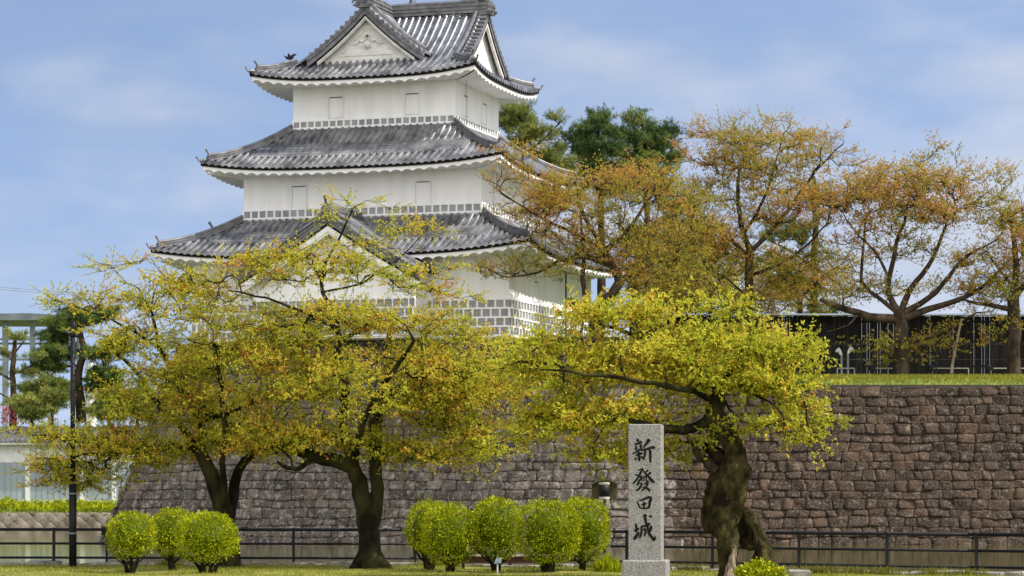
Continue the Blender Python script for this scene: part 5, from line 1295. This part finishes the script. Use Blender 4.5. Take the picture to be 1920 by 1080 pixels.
pine(72, 210.0, [(((24,800),(25,740),(24,690),(28,640)), .30, .16), (((25,700),(50,690),(70,680)), .1, .05), (((25,720),(0,700),(-20,690)), .1, .05), (((26,660),(45,640),(55,630)), .08, .04), (((25,760),(55,745),(75,735)), .08, .04), (((25,750),(-5,735),(-25,730)), .08, .04)],
     [(30,634,22,7,0,1,16),(66,672,16,5,0,.8,10),(5,664,20,6,0,1,12),(60,732,26,8,0,1.2,24),(-10,694,20,6,0,1,12),(55,700,20,6,0,1,12)],
     'sparse half bare trained pine at the far left edge', (24,800), M['needle_pale'], G_, pr=.4, fol=dict(L=(.3,.45)), rt=.02)
for k_, (cx_, cy_, rx, ry, hgt, lb) in enumerate(((60,765,36,24,800,'pale green layered conifer bush below the bare pine'),(98,745,40,38,800,'tall pale green layered conifer left of the lamp post'),(205,765,40,26,800,'pale green conifer right of the trained pine'),(258,760,36,30,800,'pale green conifer seen through the left cherry crown'))):
    pine(80+k_, 208.0+k_, [(((cx_,hgt),(cx_,cy_),(cx_,cy_-ry+6)), .14, .05)], [(cx_,cy_,rx,ry,0,2.0,150),(cx_-4,cy_-ry*.6,rx*.5,ry*.5,0,1.2,40)], lb, (cx_,hgt), M['needle_pale'], 'pale conifers on the far left hill', pr=.4, name='conifer', fol=dict(L=(.28,.42), W=.16, up=.2), rt=.02)
n = 420; c = P(20,785,209); pos = c+np.stack([rng.normal(0,1.3,n), rng.normal(0,.5,n), rng.uniform(-.3,1.0,n)],1)
V, Q = leafquads(pos, rng.normal(size=(n,3)), rng.uniform(.15,.3,n), rng.uniform(.12,.22,n), rng)
o = link('flower_bush', np_mesh('flower_bush', V, Q, np.repeat(rng.uniform(0,1,n),4)), M['flower'], loc=tuple(c)); tag(o, 'pink flowering bush at the far left edge behind the storehouse roof', 'flower bush')
# ------------------------------------------------------------------ clipped round shrubs
def shrub(px, py, rx, ry, D, basepy, stems, label, seed, group):
    r = np.random.default_rng(seed); s_ = D/F; c = P(px, py, D); a, b = rx*s_, ry*s_
    n = int(8000*(a*b)/.6); d = r.normal(size=(n,3)); d /= np.linalg.norm(d,axis=1)[:,None]
    e = 2.5; k = (np.abs(d[:,0])**e+np.abs(d[:,1])**e+np.abs(d[:,2])**e)**(-1/e)
    lump = np.array([1+.16*mnoise.noise(Vector((q[0]*1.7+seed*3, q[1]*2.1, q[2]*2.1)))+.09*mnoise.noise(Vector((q[0]*6, q[1]*6, q[2]*6+seed))) for q in d])
    rad = r.uniform(.70,1.03,n)**.6*k*lump; rad *= np.where(r.uniform(0,1,n) < .012, 1.05, 1)
    pos = c+np.stack([d[:,0]*rad*a, d[:,1]*rad*a, d[:,2]*rad*b],1)
    dv = d*.9+r.normal(size=(n,3))*.8; dv[:,2] += .35
    V, Q = leafquads(pos, dv, r.uniform(.038,.075,n), r.uniform(.022,.042,n), r)
    h = np.clip(.5+.35*np.array([mnoise.noise(Vector((q[0]*3, q[1]*3, q[2]*3+seed))) for q in d])+r.normal(0,.24,n),0,1)
    root = empty('round_shrub', (c[0], c[1], 0)); tag(root, label, 'shrub', group)
    # inner core in the darkest leaf tint, painting shade into the leaf gaps
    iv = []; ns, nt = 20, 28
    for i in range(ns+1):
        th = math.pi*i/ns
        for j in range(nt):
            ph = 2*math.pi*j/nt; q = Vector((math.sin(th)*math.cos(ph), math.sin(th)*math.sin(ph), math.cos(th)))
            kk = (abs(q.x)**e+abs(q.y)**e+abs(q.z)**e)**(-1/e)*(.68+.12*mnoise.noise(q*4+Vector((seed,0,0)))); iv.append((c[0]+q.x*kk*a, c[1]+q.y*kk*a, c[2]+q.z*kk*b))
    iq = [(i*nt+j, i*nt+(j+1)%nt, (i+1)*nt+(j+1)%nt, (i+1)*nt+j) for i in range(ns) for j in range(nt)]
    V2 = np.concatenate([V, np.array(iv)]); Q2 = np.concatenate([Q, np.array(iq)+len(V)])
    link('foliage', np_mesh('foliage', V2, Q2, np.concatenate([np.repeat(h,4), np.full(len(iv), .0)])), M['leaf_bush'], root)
    rr = random.Random(seed)
    zb = 0.0
    for q in range(stems):
        fx = (q-(stems-1)/2)*.10; mb = MB(); R0 = .045 if stems > 2 else .085
        x0 = c[0]+fx*.7+rr.uniform(-.03,.03); mb.tube([(x0, c[1]+rr.uniform(-.08,.08), -.05), (x0+fx*.5+rr.uniform(-.05,.05), c[1], .18), (x0+fx*2.2+rr.uniform(-.05,.05), c[1], max(.35, c[2]-b*.75))], [R0*1.25, R0, R0*.6], 8, rough=.2)
        for s in (-1,1): mb.tube([(x0+fx*.5, c[1], .2), (x0+fx*.5+s*.16, c[1]-.05, .30), (x0+fx+s*.34, c[1]-.05, c[2]-b*.72)], [R0*.5, R0*.38, R0*.25], 6)
        build('stem', mb, M['bark'], root, smooth=True)
SG1 = 'clipped shrubs left of the big cherry'; SG2 = 'clipped shrubs between the cherry and the monument'
shrub(322,998,40,44,71.6,1072,1,'single stemmed round shrub at the back of the left group of three',2,SG1)
shrub(245,1003,47,42,69.6,1076,3,'leftmost clipped round shrub nearest the lamp post',1,SG1)
shrub(389,1008,57,47,68.4,1079,4,'widest clipped shrub of the left group in front of the slim cherry trunk',3,SG1)
shrub(806,990,45,50,72.4,1066,2,'clipped shrub mostly hidden at the left end of the group of five',4,SG2)
shrub(844,1003,54,57,70.6,1071,2,'clipped shrub in front at the left of the group of five',5,SG2)
shrub(930,990,47,57,70.8,1074,3,'clipped shrub in the middle of five above the small plaque',6,SG2)
shrub(1092,991,49,57,70.4,1070,1,'clipped shrub at the right end of five beside the post lamp',7,SG2)
shrub(1028,997,60,59,69.4,1075,2,'largest clipped shrub of the five just right of the plaque',8,SG2)
